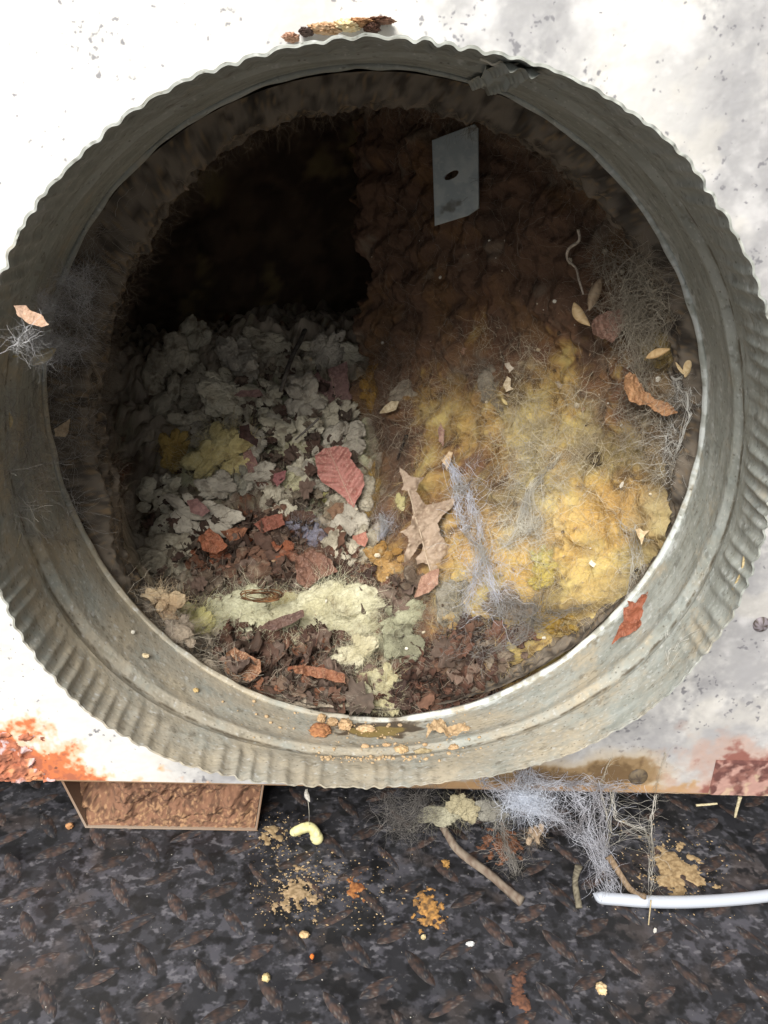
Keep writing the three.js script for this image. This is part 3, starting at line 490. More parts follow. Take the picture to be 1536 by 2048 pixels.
W('golden brown hank of wool at the upper left edge of the batt', 752, 775, 30, 46, 0.1, ['#a5803e', '#86602c', '#5c4220'], { lift: 0.15, hair: 2 });
W('long golden hank of wool along the left edge of the batt', 745, 1000, 24, 90, 0.08, ['#9c8148', '#7a5f34', '#544024'], { lift: 0.1, hair: 2.2 });
W('dust grey hank of wool in the middle of the batt', 985, 775, 26, 48, -0.15, ['#9c9282', '#7c7264', '#5a5044'], { lift: 0.1, hair: 2 });
W('mouse grey tuft right of the loose dark litter', 905, 1200, 34, 50, 0.1, ['#8d877a', '#77705f', '#4f473a'], { lift: 0.25, hair: 1.5 });
W('brown matted tuft at the lower right of the batt', 1010, 1210, 56, 30, 0.1, ['#8d7b66', '#6f5e4c', '#453829'], { lift: 0.2, hair: 1.5 });
W('olive yellow tuft above the collar lip at the foot of the batt', 1110, 1235, 46, 28, 0.4, ['#a4873c', '#86692c', '#5a4424'], { lift: 0.2, hair: 1.5 });
W('olive hairy tuft at the right edge of the batt beside the collar', 1335, 690, 38, 50, 0.2, ['#a48f5c', '#877346', '#5f4e30'], { lift: 0.3, hair: 1.8 });
W('bluish mouldy lump on the rusty leaf litter', 605, 1072, 44, 34, 0.1, ['#75707c', '#8d8c9c', '#57423a'], { lift: 0.35, hair: 1.2 });
W('white fleck of wool among the rusty leaf litter', 452, 1135, 22, 16, 0.2, ['#c8c4b4', '#a8a494', '#78705f'], { lift: 0.5 });
W('brown felted lump right of the mouldy one', 640, 1130, 46, 40, 0.3, ['#7a5540', '#60402f', '#8d7a6c'], { lift: 0.3 });
W('pale wool ball beside the pink leaf', 655, 995, 18, 16, 0.1, ['#cfc884', '#b5ae74', '#85795a'], { lift: 0.6 });
{ // greyish lumps of the heap's far slope, alike in the gloom
  const spots = [[470, 830, 44, 30], [545, 800, 46, 32], [620, 800, 50, 34], [665, 845, 44, 30], [690, 890, 34, 40], [430, 800, 44, 40], [590, 740, 46, 36], [655, 720, 40, 30], [480, 720, 44, 34], [540, 690, 36, 26], [640, 700, 30, 26], [560, 870, 40, 26], [400, 850, 36, 30], [620, 870, 34, 22], [705, 1060, 26, 34], [720, 1110, 24, 30], [410, 1030, 40, 34], [365, 1060, 38, 44], [345, 1120, 40, 40], [330, 1010, 34, 40], [640, 960, 34, 24], [560, 1000, 34, 22], [520, 960, 30, 22], [390, 690, 40, 40], [350, 780, 40, 50], [450, 760, 30, 26], [575, 850, 30, 20], [640, 820, 26, 22], [505, 895, 34, 24], [600, 940, 30, 20], [690, 1000, 30, 24], [560, 1030, 30, 18], [440, 980, 34, 26], [700, 950, 24, 30], [420, 870, 30, 24], [610, 780, 26, 22], [680, 1090, 26, 20]];
  spots.forEach(([a, b, c, d], i) => wool('', '', a + rr(-14, 14), b + rr(-10, 10), c * rr(0.8, 1.7), d * rr(0.9, 1.6), rr(-0.9, 0.9), i % 3 ? (i % 2 ? ['#d4cdb8', '#beb6a0', '#8d8270'] : ['#c4bcac', '#a8a092', '#7a7164']) : ['#c8bfaa', '#a69d8a', '#766c5c'], { lift: rr(0.2, 0.75), thing: heap, detail: 18, hair: 1.5, flat: rr(0.5, 0.9) }));
}
// ── crumpled leaf litter ──
function scrapGeo(seed, n = 9) {
  const ph = seed * 3.7;
  return gridGeo(n, n, (u, v) => {
    let x = u * 2 - 1, y = v * 2 - 1; const a = Math.atan2(y, x), m = Math.max(Math.abs(x), Math.abs(y)), r = m * (0.7 + 0.28 * N3(Math.cos(a) * 1.6 + ph, Math.sin(a) * 1.6, 1) + 0.07 * N3(Math.cos(a) * 5 + ph, Math.sin(a) * 6, 2));
    x = Math.cos(a) * r; y = Math.sin(a) * r * 0.75;
    const curl = 1.1 + 0.9 * N3(ph, 1, 1), z = 0.32 * N3(x * 1.2 + ph, y * 1.2, 1) + 0.18 * billow(x * 2 + ph, y * 2, 3, 2) + 0.05 * N3(x * 7 + ph, y * 7, 2);
    const q = x * curl; return V3(Math.sin(q) / curl, y, (1 - Math.cos(q)) / curl + z);
  }, null, (u, v, p) => { const k = 0.75 + 0.45 * fbm(p.x * 3 + ph, p.y * 3, p.z * 3, 3); return [k, k * 0.97, k * 0.94]; });
}
const litter = thing('leaf_litter', 'crumpled rust brown leaf crumbs among the lower insulation', 'leaf litter', V3(0, YF, -0.1)); litter.userData.kind = 'stuff';
{
  for (const [x, y, rx, ry, k] of [[430, 1110, 40, 34, 0], [500, 1130, 46, 30, 1], [560, 1110, 40, 32, 0], [520, 1160, 44, 24, 2], [590, 1150, 44, 34, 1], [650, 1160, 40, 30, 2], [420, 1180, 40, 30, 2], [560, 1300, 46, 28, 1], [620, 1350, 50, 30, 0], [690, 1350, 44, 26, 1], [520, 1340, 36, 26, 2], [860, 1340, 50, 28, 2], [930, 1330, 46, 28, 1], [980, 1310, 40, 26, 2], [870, 1385, 44, 20, 1], [770, 1190, 34, 26, 0], [330, 1190, 30, 30, 2], [840, 1180, 34, 40, 2]]) wool('', '', x, y, rx, ry, rr(-0.7, 0.7), [['#8a5238', '#6a4232', '#9a7460'], ['#6e5040', '#5a4436', '#8d7a68'], ['#6a5a4c', '#54463a', '#8f8272']][k], { thing: litter, lift: rr(0.15, 0.4), detail: 20, hair: 1.1, flat: rr(0.5, 0.9) });
  const geos = [...Array(10).keys()].map((i) => scrapGeo(i + 1)), lists = geos.map(() => []);
  const fields = [[520, 1105, 150, 75, 420, 0], [600, 1345, 130, 60, 330, 0], [500, 1310, 70, 60, 120, 1], [690, 1370, 90, 50, 170, 0], [910, 1345, 110, 55, 380, 1], [770, 1190, 60, 45, 90, 0], [440, 1200, 90, 60, 110, 1], [840, 1400, 90, 30, 140, 1], [600, 1300, 120, 40, 90, 1], [700, 1130, 60, 60, 60, 1], [560, 960, 180, 90, 150, 2], [550, 830, 150, 110, 260, 3], [620, 960, 90, 60, 120, 3], [370, 1080, 60, 120, 120, 3], [980, 1280, 90, 40, 70, 1]];
  const pal = [['#6f5040', '#5c453a', '#80563f', '#584438', '#7c6656', '#4d3a30', '#74655a', '#8d7464', '#6e5c52'], ['#54392d', '#644638', '#46322a', '#6e5040', '#5e4e44', '#786458'], ['#7a6a5c', '#6a4c40', '#5a4c42', '#8d7f6c'], ['#6a5c50', '#5c463c', '#54483e', '#7d7262', '#66544a']];
  for (const [cx, cy, rx, ry, n, k] of fields) for (let i = 0; i < n * 0.62; i++) {
    const a = rnd() * 6.2832, q = Math.sqrt(rnd()), p = hit(cx + rx * q * Math.cos(a), cy + ry * q * Math.sin(a)); if (p.z > -0.006) continue;
    const nn = nrm(p).add(V3(rr(-0.9, 0.9), rr(-0.7, 0.7), rr(-0.9, 0.9))).normalize(), s = mix(0.0025, 0.019, Math.pow(rnd(), 1.9)) * (k === 2 ? 0.7 : k === 3 ? 0.6 : 1);
    const m = new THREE.Matrix4().compose(p.addScaledVector(nn, s * rr(0.1, 0.6) + (k === 3 ? rr(0.004, 0.016) : 0)), new THREE.Quaternion().setFromUnitVectors(V3(0, 0, 1), nn).multiply(new THREE.Quaternion().setFromAxisAngle(V3(0, 0, 1), rnd() * 6.28)), V3(s, s, s * rr(0.7, 1.2)));
    const c = hex(pal[k][Math.floor(rnd() * pal[k].length)]), b = rr(0.7, 1.25); lists[Math.floor(rnd() * 10)].push([m, [c[0] * b, c[1] * b, c[2] * b]]);
  }
  const dust = [];
  for (const [cx, cy, rx, ry, n] of fields) for (let i = 0; i < n * 2.5; i++) { const a = rnd() * 6.2832, q = Math.sqrt(rnd()), p = hit(cx + rx * q * Math.cos(a), cy + ry * q * Math.sin(a)); if (p.z > -0.006) continue; dust.push([p.addScaledVector(fwd, -rr(0.001, 0.011)), V3(rr(-1, 1), rr(-0.6, 0.6), rr(-1, 1)), rr(0.006, 0.018), hex(['#75675a', '#8d8070', '#5c4c40', '#a89c8a'][i % 4])]); }
  fuzz(litter, 'dust_fibres', dust, litter.position);
  geos.forEach((g, i) => { const m = sh(new THREE.InstancedMesh(g, vc({ roughness: 0.85 }), lists[i].length)); m.name = 'leaf_crumbs'; m.userData.kind = 'stuff'; const T = new THREE.Matrix4().makeTranslation(-litter.position.x, -litter.position.y, -litter.position.z), c = new THREE.Color(); lists[i].forEach(([M, q], k) => { m.setMatrixAt(k, M.premultiply(T)); m.setColorAt(k, c.setRGB(...q)); }); litter.add(m); });
}
// ───────────────────────── leaves, seeds, twigs, webs ─────────────────────────
scene.updateMatrixWorld(true);
const tufts = []; scene.traverse((o) => { if (o.isMesh && o.name === 'tuft') { o.geometry.computeBoundingSphere(); tufts.push(o); } });
const rc = new THREE.Raycaster();
function hitIn(px, py) { const p = hit(px, py), d = ray(px, py); rc.set(camera.position, d.clone().normalize()); const h = rc.intersectObjects(tufts, false)[0]; return h && h.point.distanceTo(camera.position) < p.distanceTo(camera.position) ? h.point.clone() : p; }
function hitAny(px, py) {
  const c = hitCollar(px, py); if (Math.abs(fCollar(c)) < 0.002) return c;
  const q = onZ(px, py, 0); if (Math.hypot(q.x, q.y - AX) < R * 0.985) { const l = onZ(px, py, -0.02); return Math.hypot(l.x, l.y - AX) > R * 0.93 && l.y > AX - 0.02 ? l : hitIn(px, py); }
  return q.y > YB ? q : onY(px, py, 0.0005);
}
const inPoly = (x, y, P) => { let c = false; for (let i = 0, j = P.length - 1; i < P.length; j = i++) if ((P[i][1] > y) !== (P[j][1] > y) && x < (P[j][0] - P[i][0]) * (y - P[i][1]) / (P[j][1] - P[i][1]) + P[i][0]) c = !c; return c; };
const nearest = (x, y, P) => { let b = null, bd = 1e9; for (let i = 0, j = P.length - 1; i < P.length; j = i++) { const dx = P[i][0] - P[j][0], dy = P[i][1] - P[j][1], t = clamp(((x - P[j][0]) * dx + (y - P[j][1]) * dy) / (dx * dx + dy * dy)), qx = P[j][0] + dx * t, qy = P[j][1] + dy * t, d = Math.hypot(qx - x, qy - y); if (d < bd) { bd = d; b = [qx, qy]; } } return [b, bd]; };
const leafMat = vc({ roughness: 0.75 });
// a dead leaf: outline in pixels of a close-up whose corner and scale are z = [x, y, scale]
function leaf(name, label, cat, z, flatPts, o) {
  const P0 = []; for (let i = 0; i < flatPts.length; i += 2) P0.push([z[0] + flatPts[i] / z[2], z[1] + flatPts[i + 1] / z[2]]);
  const xs = P0.map((p) => p[0]), ys = P0.map((p) => p[1]), x0 = Math.min(...xs), x1 = Math.max(...xs), y0 = Math.min(...ys), y1 = Math.max(...ys), cx = (x0 + x1) / 2, cy = (y0 + y1) / 2;
  const P = []; for (let i = 0; i < P0.length; i++) { const a = P0[i], b = P0[(i + 1) % P0.length], L = Math.hypot(b[0] - a[0], b[1] - a[1]), k = Math.max(1, Math.round(L / 7)); for (let j = 0; j < k; j++) { const t = j / k, w = j ? 1.1 * Math.sin(i * 7.1 + j * 4.7) * Math.min(1, L / 14) : 0; P.push([mix(a[0], b[0], t) + w, mix(a[1], b[1], t) - w]); } }
  const p0 = o.p ?? hitAny(...(o.on ?? [cx, cy])), base = p0.clone().addScaledVector(fwd, -(o.lift ?? 0.004)), q = at(cx, cy, depthOf(base)), sc = depthOf(base) / 1738, S2 = Math.max(x1 - x0, y1 - y0) / 2;
  const t = thing(name, label, cat, q, o.group), n = o.n ?? Math.round(clamp(S2 * 1.1, 14, 64)), ox = rr(0, 50), cA = hex(o.c[0]), cB = hex(o.c[1]), cC = hex(o.c[2] ?? o.c[1]);
  const m = new THREE.Matrix4().makeBasis(cr, cu, fwd.clone().negate()).multiply(new THREE.Matrix4().makeRotationFromEuler(new THREE.Euler(o.tx ?? -0.25, o.ty ?? 0.1, 0)));
  const kx = 1 / Math.cos(o.ty ?? 0.1), ky = 1 / Math.cos(o.tx ?? -0.25);
  const bend = (px, py) => { const u = (px - cx) / S2, v = -(py - cy) / S2; let h = (o.curl ?? 0.18) * (u * u) + (o.arch ?? -0.12) * v * v + (o.twist ?? 0.1) * u * v + (o.wr ?? 0.09) * fbm(u * 1.8 + ox, v * 1.8, 1, 3) + 0.02 * fbm(u * 9 + ox, v * 9, 3, 2); if (o.vein) { const [a, b, c, d] = o.V; const L = Math.hypot(c - a, d - b), s = ((px - a) * (c - a) + (py - b) * (d - b)) / L / L, w = Math.abs((px - a) * (d - b) - (py - b) * (c - a)) / L / S2; h += (o.rib ?? 0.05) * Math.cos((s * o.vein - w * 1.6) * 6.28) * ss(0, 0.2, w) + 0.1 * w; } return h * S2; };
  if (o.vein) o.V = [z[0] + o.mid[0] / z[2], z[1] + o.mid[1] / z[2], z[0] + o.mid[2] / z[2], z[1] + o.mid[3] / z[2]];
  const L3 = (px, py, dz = 0) => V3((px - cx) * sc * kx, -(py - cy) * sc * ky, bend(px, py) * sc + dz).applyMatrix4(m);
  const W0 = x1 - x0, H0 = y1 - y0, nx = Math.max(8, Math.round(n * W0 / (2 * S2) * 1.6)), ny = Math.max(8, Math.round(n * H0 / (2 * S2) * 1.6)), cell = Math.max(W0 / nx, H0 / ny);
  const px = (u) => x0 - cell * 0.4 + (W0 + cell * 0.8) * u, py = (v) => y1 + cell * 0.4 - (H0 + cell * 0.8) * v, vmap = {};
  const pt = (u, v) => { const X = px(u), Y = py(v), key = X + ',' + Y; return vmap[key] ??= (() => { const [b, d] = nearest(X, Y, P); return (!inPoly(X, Y, P) || d < cell * 0.3) && d < cell * 1.5 ? b : [X, Y]; })(); };
  const g = gridGeo(nx, ny, (u, v) => L3(...pt(u, v)), (u, v) => inPoly(px(u), py(v), P), (u, v) => {
    const [X, Y] = pt(u, v), a = (X - cx) / S2, b = (Y - cy) / S2, k = fbm(a * 2 + ox, b * 2, 2, 4), f = fbm(a * 10 + ox, b * 10, 5, 3); let c = mix3(cA, cB, ss(-0.25, 0.3, k + f * 0.5)); c = mix3(c, cC, ss(0.1, 0.4, f + k * 0.4) * 0.7);
    return mix3(c, [c[0] * 0.45, c[1] * 0.4, c[2] * 0.36], ss(0.22, 0.42, fbm(a * 16 + ox, b * 16, 9, 2)) * (o.spot ?? 0.5)); });
  g.translate(q.x, q.y, q.z); part(t, o.body ?? 'blade', g, leafMat);
  if (o.vein) {
    const [a, b, c, d] = o.V, lp = (s, w = 0) => { const X = mix(a, c, s) + w * (b - d), Y = mix(b, d, s) + w * (c - a); return [X, Y]; }, tb = [];
    const rib = tube([...Array(9).keys()].map((i) => L3(...lp(i / 8), 0.0003).add(q)), 0.0006 * (o.rs ?? 1), 0.00025, 5); part(t, 'midrib', setColor(rib, () => mix3(cA, [0.6, 0.5, 0.36], 0.35)), leafMat);
    const nv = Math.round(o.vein); for (let i = 1; i < nv; i++) for (const sg of [-1, 1]) { const s0 = i / (nv + 0.5), pts = []; for (let k = 0; k <= 5; k++) { const w = sg * k / 5 * 0.4, [X, Y] = lp(s0 + Math.abs(w) * 0.55, w); if (k && (!inPoly(X, Y, P) || nearest(X, Y, P)[1] < 1.5)) break; pts.push(L3(X, Y, 0.00015).add(q)); } if (pts.length > 2) tb.push(tube(pts, 0.00028, 0.00012, 4)); }
    if (tb.length) part(t, 'side_veins', setColor(merge(tb), () => mix3(cB, [0.5, 0.42, 0.3], 0.2)), leafMat);
  }
  return t;
}
const Z5 = [250, 650, 2.793], Z6 = [700, 650, 2.793], Z4 = [1024, 450, 3], Z3 = [0, 512, 3], Z8 = [1136, 900, 3.413], ZB2 = [560, 1380, 3.072], ZC = [250, 1000, 2.56], ZP = [0, 0, 1];
leaf('oak_leaf', 'tan oak leaf with pointed lobes lying on the foot of the batt', 'leaf', Z6, [278, 780, 330, 835, 370, 855, 418, 848, 385, 890, 372, 930, 395, 975, 425, 1000, 480, 995, 530, 985, 570, 975, 580, 1000, 560, 1030, 515, 1065, 488, 1110, 500, 1160, 530, 1205, 575, 1240, 580, 1265, 540, 1280, 505, 1310, 490, 1350, 465, 1380, 440, 1385, 432, 1335, 400, 1325, 370, 1340, 365, 1300, 395, 1270, 405, 1220, 385, 1225, 360, 1270, 330, 1310, 288, 1335, 300, 1280, 322, 1220, 318, 1190, 270, 1162, 310, 1145, 335, 1120, 350, 1060, 345, 990, 320, 930, 285, 925, 300, 890, 285, 830],
  { c: ['#a18d7a', '#8a7664', '#b5a28d'], twist: 0.3, wr: 0.16, vein: 5, mid: [445, 1370, 292, 800], lift: 0.032, tx: -0.15, curl: 0.12, arch: 0.05, rib: 0.02, spot: 0.35, n: 64 });
leaf('dead_leaf', 'broad pinkish red ribbed leaf in the middle of the heap', 'leaf', Z5, [1050, 710, 1110, 672, 1180, 665, 1235, 675, 1265, 715, 1255, 745, 1290, 790, 1335, 845, 1335, 900, 1315, 950, 1290, 985, 1275, 1020, 1240, 985, 1200, 945, 1150, 910, 1110, 885, 1085, 850, 1065, 780],
  { c: ['#b47c72', '#a0665c', '#c89a8c'], vein: 6, mid: [1275, 1005, 1130, 680], lift: 0.012, rib: 0.045, curl: -0.1, ty: -0.1, spot: 0.25, n: 56 });
leaf('dead_leaf', 'dark greyish mauve torn leaf standing at the top of the heap', 'leaf', Z5, [1030, 310, 1080, 262, 1110, 305, 1150, 320, 1135, 250, 1240, 205, 1245, 290, 1255, 380, 1270, 405, 1250, 430, 1265, 500, 1215, 560, 1205, 590, 1170, 500, 1120, 430, 1075, 370],
  { c: ['#8a6c66', '#745852', '#9c7f78'], vein: 4, mid: [1205, 570, 1150, 260], lift: 0.014, rib: 0.015, curl: 0.05, tx: 0.1, spot: 0.3 });
leaf('leaf_scrap', 'long mauve leaf scrap right of the torn yellow block', 'leaf', Z5, [650, 670, 700, 690, 735, 760, 790, 860, 735, 890, 690, 830, 660, 740], { c: ['#a07a72', '#8a655e'], lift: 0.012, curl: 0.2 });
leaf('leaf_scrap', 'small heart shaped mauve leaf scrap beside the long one', 'leaf', Z5, [830, 830, 900, 810, 895, 860, 850, 905, 825, 870], { c: ['#94605e', '#7d4c4c'], lift: 0.012 });
leaf('leaf_scrap', 'dark chocolate curled leaf above the long mauve scrap', 'leaf', Z5, [640, 570, 690, 545, 705, 610, 745, 640, 740, 690, 690, 650, 640, 640], { c: ['#4a322c', '#392622'], lift: 0.014, curl: 0.6 });
leaf('leaf_scrap', 'rounded tan leaf scrap below the pinkish red leaf', 'leaf', Z5, [1125, 1040, 1180, 990, 1240, 990, 1280, 1040, 1270, 1085, 1215, 1100, 1160, 1090, 1150, 1060], { c: ['#84664e', '#6c503c'], lift: 0.01 });
leaf('leaf_scrap', 'pink leaf scrap beside the lower lobes of the oak leaf', 'leaf', Z5, [1270, 1180, 1345, 1155, 1358, 1200, 1340, 1240, 1300, 1225, 1270, 1200], { c: ['#b47e6c', '#9c6656'], lift: 0.012, curl: 0.4 });
leaf('leaf_scrap', 'dim mauve leaf scrap at the shaded left of the rusty litter', 'leaf', Z5, [345, 985, 400, 965, 440, 1000, 480, 1040, 430, 1070, 370, 1050], { c: ['#97726c', '#7d5c58'], lift: 0.012, curl: 0.3 });
leaf('leaf_scrap', 'flat mauve sliver lying at the back of the heap', 'leaf', Z5, [605, 405, 650, 365, 750, 360, 775, 400], { c: ['#a08078', '#8a6c66'], lift: 0.014 });
leaf('leaf_scrap', 'tattered brown scrap under the foot of the oak leaf', 'leaf', [780, 950, 2.56], [120, 630, 160, 520, 210, 490, 250, 480, 245, 560, 200, 600], { c: ['#a88470', '#8e6a58'], lift: 0.012, curl: 0.3 });
leaf('dead_leaf', 'curled brown leaf hanging in webs on the upper right of the batt', 'leaf', Z4, [480, 580, 520, 545, 570, 520, 640, 520, 670, 580, 655, 640, 590, 720, 540, 700, 460, 690, 455, 640], { c: ['#967464', '#7e5e50', '#a88c7c'], lift: 0.018, curl: 0.45, arch: 0.25, wr: 0.2 });
leaf('dead_leaf', 'orange brown curled leaf beside the right edge of the opening', 'leaf', Z4, [645, 940, 690, 905, 740, 910, 790, 960, 810, 1010, 880, 1050, 950, 1110, 960, 1150, 900, 1165, 850, 1120, 800, 1085, 740, 1090, 690, 1070, 650, 1010], { c: ['#b0855f', '#946a4a', '#c09a74'], lift: 0.016, curl: 0.4, arch: 0.3, wr: 0.2 });
leaf('dead_leaf', 'rust red torn leaf lying on the lower right of the collar', 'leaf', Z8, [280, 1300, 330, 1220, 385, 1150, 400, 1080, 435, 1070, 430, 1030, 480, 1065, 530, 1020, 575, 1015, 595, 1060, 560, 1090, 545, 1130, 530, 1165, 470, 1215, 400, 1240, 340, 1260], { c: ['#8c5038', '#74402c', '#9c644a'], lift: 0.005, tx: -0.7, ty: -0.35, curl: 0.2, wr: 0.14 });
leaf('leaf_scrap', 'small cream star shaped scrap on the lower right of the batt', 'leaf', Z8, [450, 540, 500, 530, 515, 552, 555, 550, 520, 590, 500, 650, 480, 600], { c: ['#cdb894', '#b59e7c'], lift: 0.012, curl: 0.4 });
leaf('leaf_scrap', 'cream curled scrap at the upper left of the batt', 'leaf', Z6, [160, 510, 190, 455, 230, 420, 270, 435, 255, 480, 210, 490], { c: ['#d0c0a0', '#b8a484'], lift: 0.012, curl: 0.6 });
leaf('leaf_scrap', 'cream folded scrap above the blue webs', 'leaf', Z6, [510, 760, 555, 700, 575, 710, 560, 770, 540, 810], { c: ['#d0b898', '#b89c7c'], lift: 0.016 });
leaf('leaf_scrap', 'narrow pinkish husk above the cream folded scrap', 'leaf', Z6, [490, 590, 510, 540, 530, 590, 520, 680, 495, 650], { c: ['#a88878', '#8c6c60'], lift: 0.012 });
leaf('leaf_scrap', 'cream notched chip beside the dust grey hank', 'leaf', Z6, [850, 345, 880, 280, 900, 300, 895, 345, 915, 360, 870, 375], { c: ['#d4c4a8', '#bca888'], lift: 0.014, curl: 0.5 });
leaf('leaf_scrap', 'crumpled white chip just above the notched cream one', 'leaf', Z6, [860, 215, 890, 205, 915, 245, 890, 265, 865, 235], { c: ['#d2c6b4', '#b8aa96'], lift: 0.014, curl: 0.5 });
leaf('leaf_scrap', 'white curled flake on the lower yellow wool', 'leaf', Z6, [1325, 1335, 1350, 1310, 1372, 1335, 1360, 1355], { c: ['#e2dccc', '#cfc6b2'], lift: 0.008, curl: 0.6 });
leaf('leaf_scrap', 'pale oval flake on the amber wool near the dark webs', 'leaf', Z6, [1145, 315, 1170, 310, 1195, 340, 1190, 370, 1160, 350], { c: ['#a89a88', '#8c7e6c'], lift: 0.006 });
leaf('leaf_scrap', 'tiny rosy oval flake on the dark upper batt', 'leaf', Z6, [615, 150, 635, 120, 655, 130, 650, 165, 625, 170], { c: ['#a8846c', '#8c6a54'], lift: 0.006 });
leaf('leaf_scrap', 'pale leaf standing in webs at the upper right edge', 'leaf', Z4, [885, 300, 900, 262, 940, 280, 985, 255, 960, 330, 955, 400, 900, 350], { c: ['#9a8c7a', '#7f7262'], lift: 0.01 });
leaf('leaf_scrap', 'tan leaf scrap caught in webs on the left of the collar', 'leaf', Z3, [85, 310, 150, 290, 190, 330, 240, 345, 295, 410, 250, 425, 180, 410, 120, 375], { c: ['#c4a48e', '#ac8c74'], p: at(62, 634, 0.338), lift: 0, ty: 0.2, curl: 0.2 });
leaf('leaf_scrap', 'small tan leaf hanging in the webs left of the opening', 'leaf', Z3, [330, 1045, 390, 990, 415, 965, 410, 1050, 395, 1085, 340, 1085], { c: ['#b8a284', '#9c866a'], lift: 0.035, ty: 0.3 });
leaf('leaf_scrap', 'dull brown strip hanging at the left edge of the opening', 'leaf', Z3, [490, 930, 560, 880, 555, 1105, 470, 1100], { c: ['#7a6458', '#66524a'], lift: 0.012, curl: 0.4 });
leaf('leaf_scrap', 'curled tan sliver hanging from the upper left of the opening', 'leaf', [0, 0, 2], [705, 700, 722, 702, 738, 742, 775, 768, 735, 757, 712, 742], { c: ['#b8a088', '#a08870'], lift: 0.012, p: onZ(365, 365, -0.03) });
leaf('leaf_scrap', 'curled brown leaf with a pale edge at the lower left of the heap', 'leaf', ZC, [520, 790, 560, 760, 640, 800, 690, 820, 700, 880, 640, 950, 560, 930, 510, 870], { c: ['#8a6248', '#6c4834', '#c0a484'], lift: 0.014, curl: 0.5, arch: 0.3, wr: 0.25 });
leaf('leaf_scrap', 'dark curled leaf lying across the broad pale green tuft', 'leaf', ZC, [690, 660, 740, 620, 820, 590, 910, 565, 915, 600, 840, 640, 760, 670], { c: ['#5c443a', '#4a352e', '#7a6056'], lift: 0.012, curl: 0.3 });
leaf('leaf_scrap', 'brown leaf scrap standing right of the mouldy lump', 'leaf', ZC, [870, 300, 960, 250, 1050, 300, 1090, 370, 1000, 400, 930, 460, 880, 420], { c: ['#7c5a4a', '#66483c', '#947464'], lift: 0.016, curl: 0.3, wr: 0.25 });
leaf('leaf_scrap', 'orange red leaf scrap at the top of the rusty litter', 'leaf', ZC, [660, 130, 720, 80, 800, 70, 820, 130, 760, 150, 700, 170], { c: ['#8f5848', '#774838'], lift: 0.016, curl: 0.3, wr: 0.2 });
leaf('leaf_scrap', 'orange brown crumpled leaf on the left of the rusty litter', 'leaf', ZC, [380, 200, 430, 140, 490, 190, 530, 240, 470, 275, 400, 260], { c: ['#965c42', '#784834', '#a87658'], lift: 0.016, curl: 0.5, wr: 0.3 });
leaf('leaf_scrap', 'orange curl beside the orange brown crumpled leaf', 'leaf', ZC, [490, 170, 560, 140, 630, 150, 600, 200, 530, 210], { c: ['#98664a', '#7a4e3a', '#ac7e62'], lift: 0.018, curl: 0.6, wr: 0.3 });
leaf('leaf_scrap', 'long rusty leaf roll near the collar lip', 'leaf', ZC, [860, 850, 950, 850, 1060, 870, 1120, 890, 1130, 940, 1040, 920, 940, 900, 870, 890], { c: ['#86583f', '#6c4534', '#a07858'], lift: 0.016, curl: 0.2, arch: -0.4, wr: 0.2 });
leaf('mud_flake', 'large curled tan mud flake on the bottom of the collar', 'mud flake', ZB2, [890, 305, 905, 250, 950, 200, 1000, 195, 1030, 230, 1100, 215, 1175, 240, 1120, 290, 1050, 305, 1000, 265, 950, 255, 920, 270], { c: ['#b89c78', '#a08462', '#c8b08c'], lift: 0.004, tx: -0.9, curl: 0.2, wr: 0.2, body: 'flake', spot: 0.2 });
// dry husks: spindle shaped, two pointed ends
function husk(name, label, cat, pts, w, c, lift = 0.012, group) {   // pts: photo pixels
  const P = pts.map(([x, y]) => { const p = hitAny(x, y); return p.addScaledVector(fwd, -lift); }), D = P.reduce((a, p) => a + depthOf(p), 0) / P.length, Q = pts.map(([x, y], i) => at(x, y, mix(D, depthOf(P[i]), 0.35)));
  const cv = new THREE.CatmullRomCurve3(Q), n = 18, r = w * D / 1738, t = thing(name, label, cat, cv.getPoint(0.5), group);
  const g = gridGeo(10, n, (u, v) => { const p = cv.getPoint(v), tg = cv.getTangent(v), b = tg.clone().cross(fwd).normalize(), d = b.clone().cross(tg), a = u * 6.2832, q = r * Math.pow(Math.sin(Math.PI * clamp(v * 0.98 + 0.01)), 0.8) * (1 - 0.25 * v); return p.addScaledVector(b, Math.cos(a) * q).addScaledVector(d, Math.sin(a) * q * (0.45 + 0.2 * Math.abs(Math.cos(a * 2)))); }, null, (u, v) => mix3(hex(c[0]), hex(c[1]), ss(-0.3, 0.3, fbm(u * 5 + w, v * 6, w, 3) + 0.4 * Math.cos(u * 30))));
  part(t, 'husk', g, leafMat); return t;
}
husk('seed_husk', 'cream husk pointing down at the curled brown leaf', 'seed husk', [[1148, 605], [1158, 630], [1180, 652]], 13, ['#d8bc90', '#c0a074'], 0.022);
husk('seed_husk', 'grey tan narrow husk above the curled brown leaf', 'seed husk', [[1203, 556], [1188, 590], [1178, 622]], 13, ['#a08c72', '#84705a'], 0.02);
husk('seed_husk', 'cream spindle husk lying in the webs beside the right rim', 'seed husk', [[1292, 716], [1315, 706], [1340, 698]], 10, ['#d8b888', '#c4a070'], 0.016);
husk('seed_husk', 'tall cream husk beside the right rim', 'seed husk', [[1370, 755], [1376, 732], [1384, 712]], 10, ['#dcc49a', '#c8ac7e'], 0.012);
husk('seed_husk', 'thin cream husk leaning against the tall one', 'seed husk', [[1372, 752], [1360, 738], [1351, 724]], 4, ['#dcc49a', '#c8ac7e'], 0.012);
husk('seed_husk', 'little yellow husk below the notched cream chip', 'seed husk', [[1003, 797], [1010, 805], [1015, 810]], 4, ['#dcc890', '#c8b070'], 0.01);
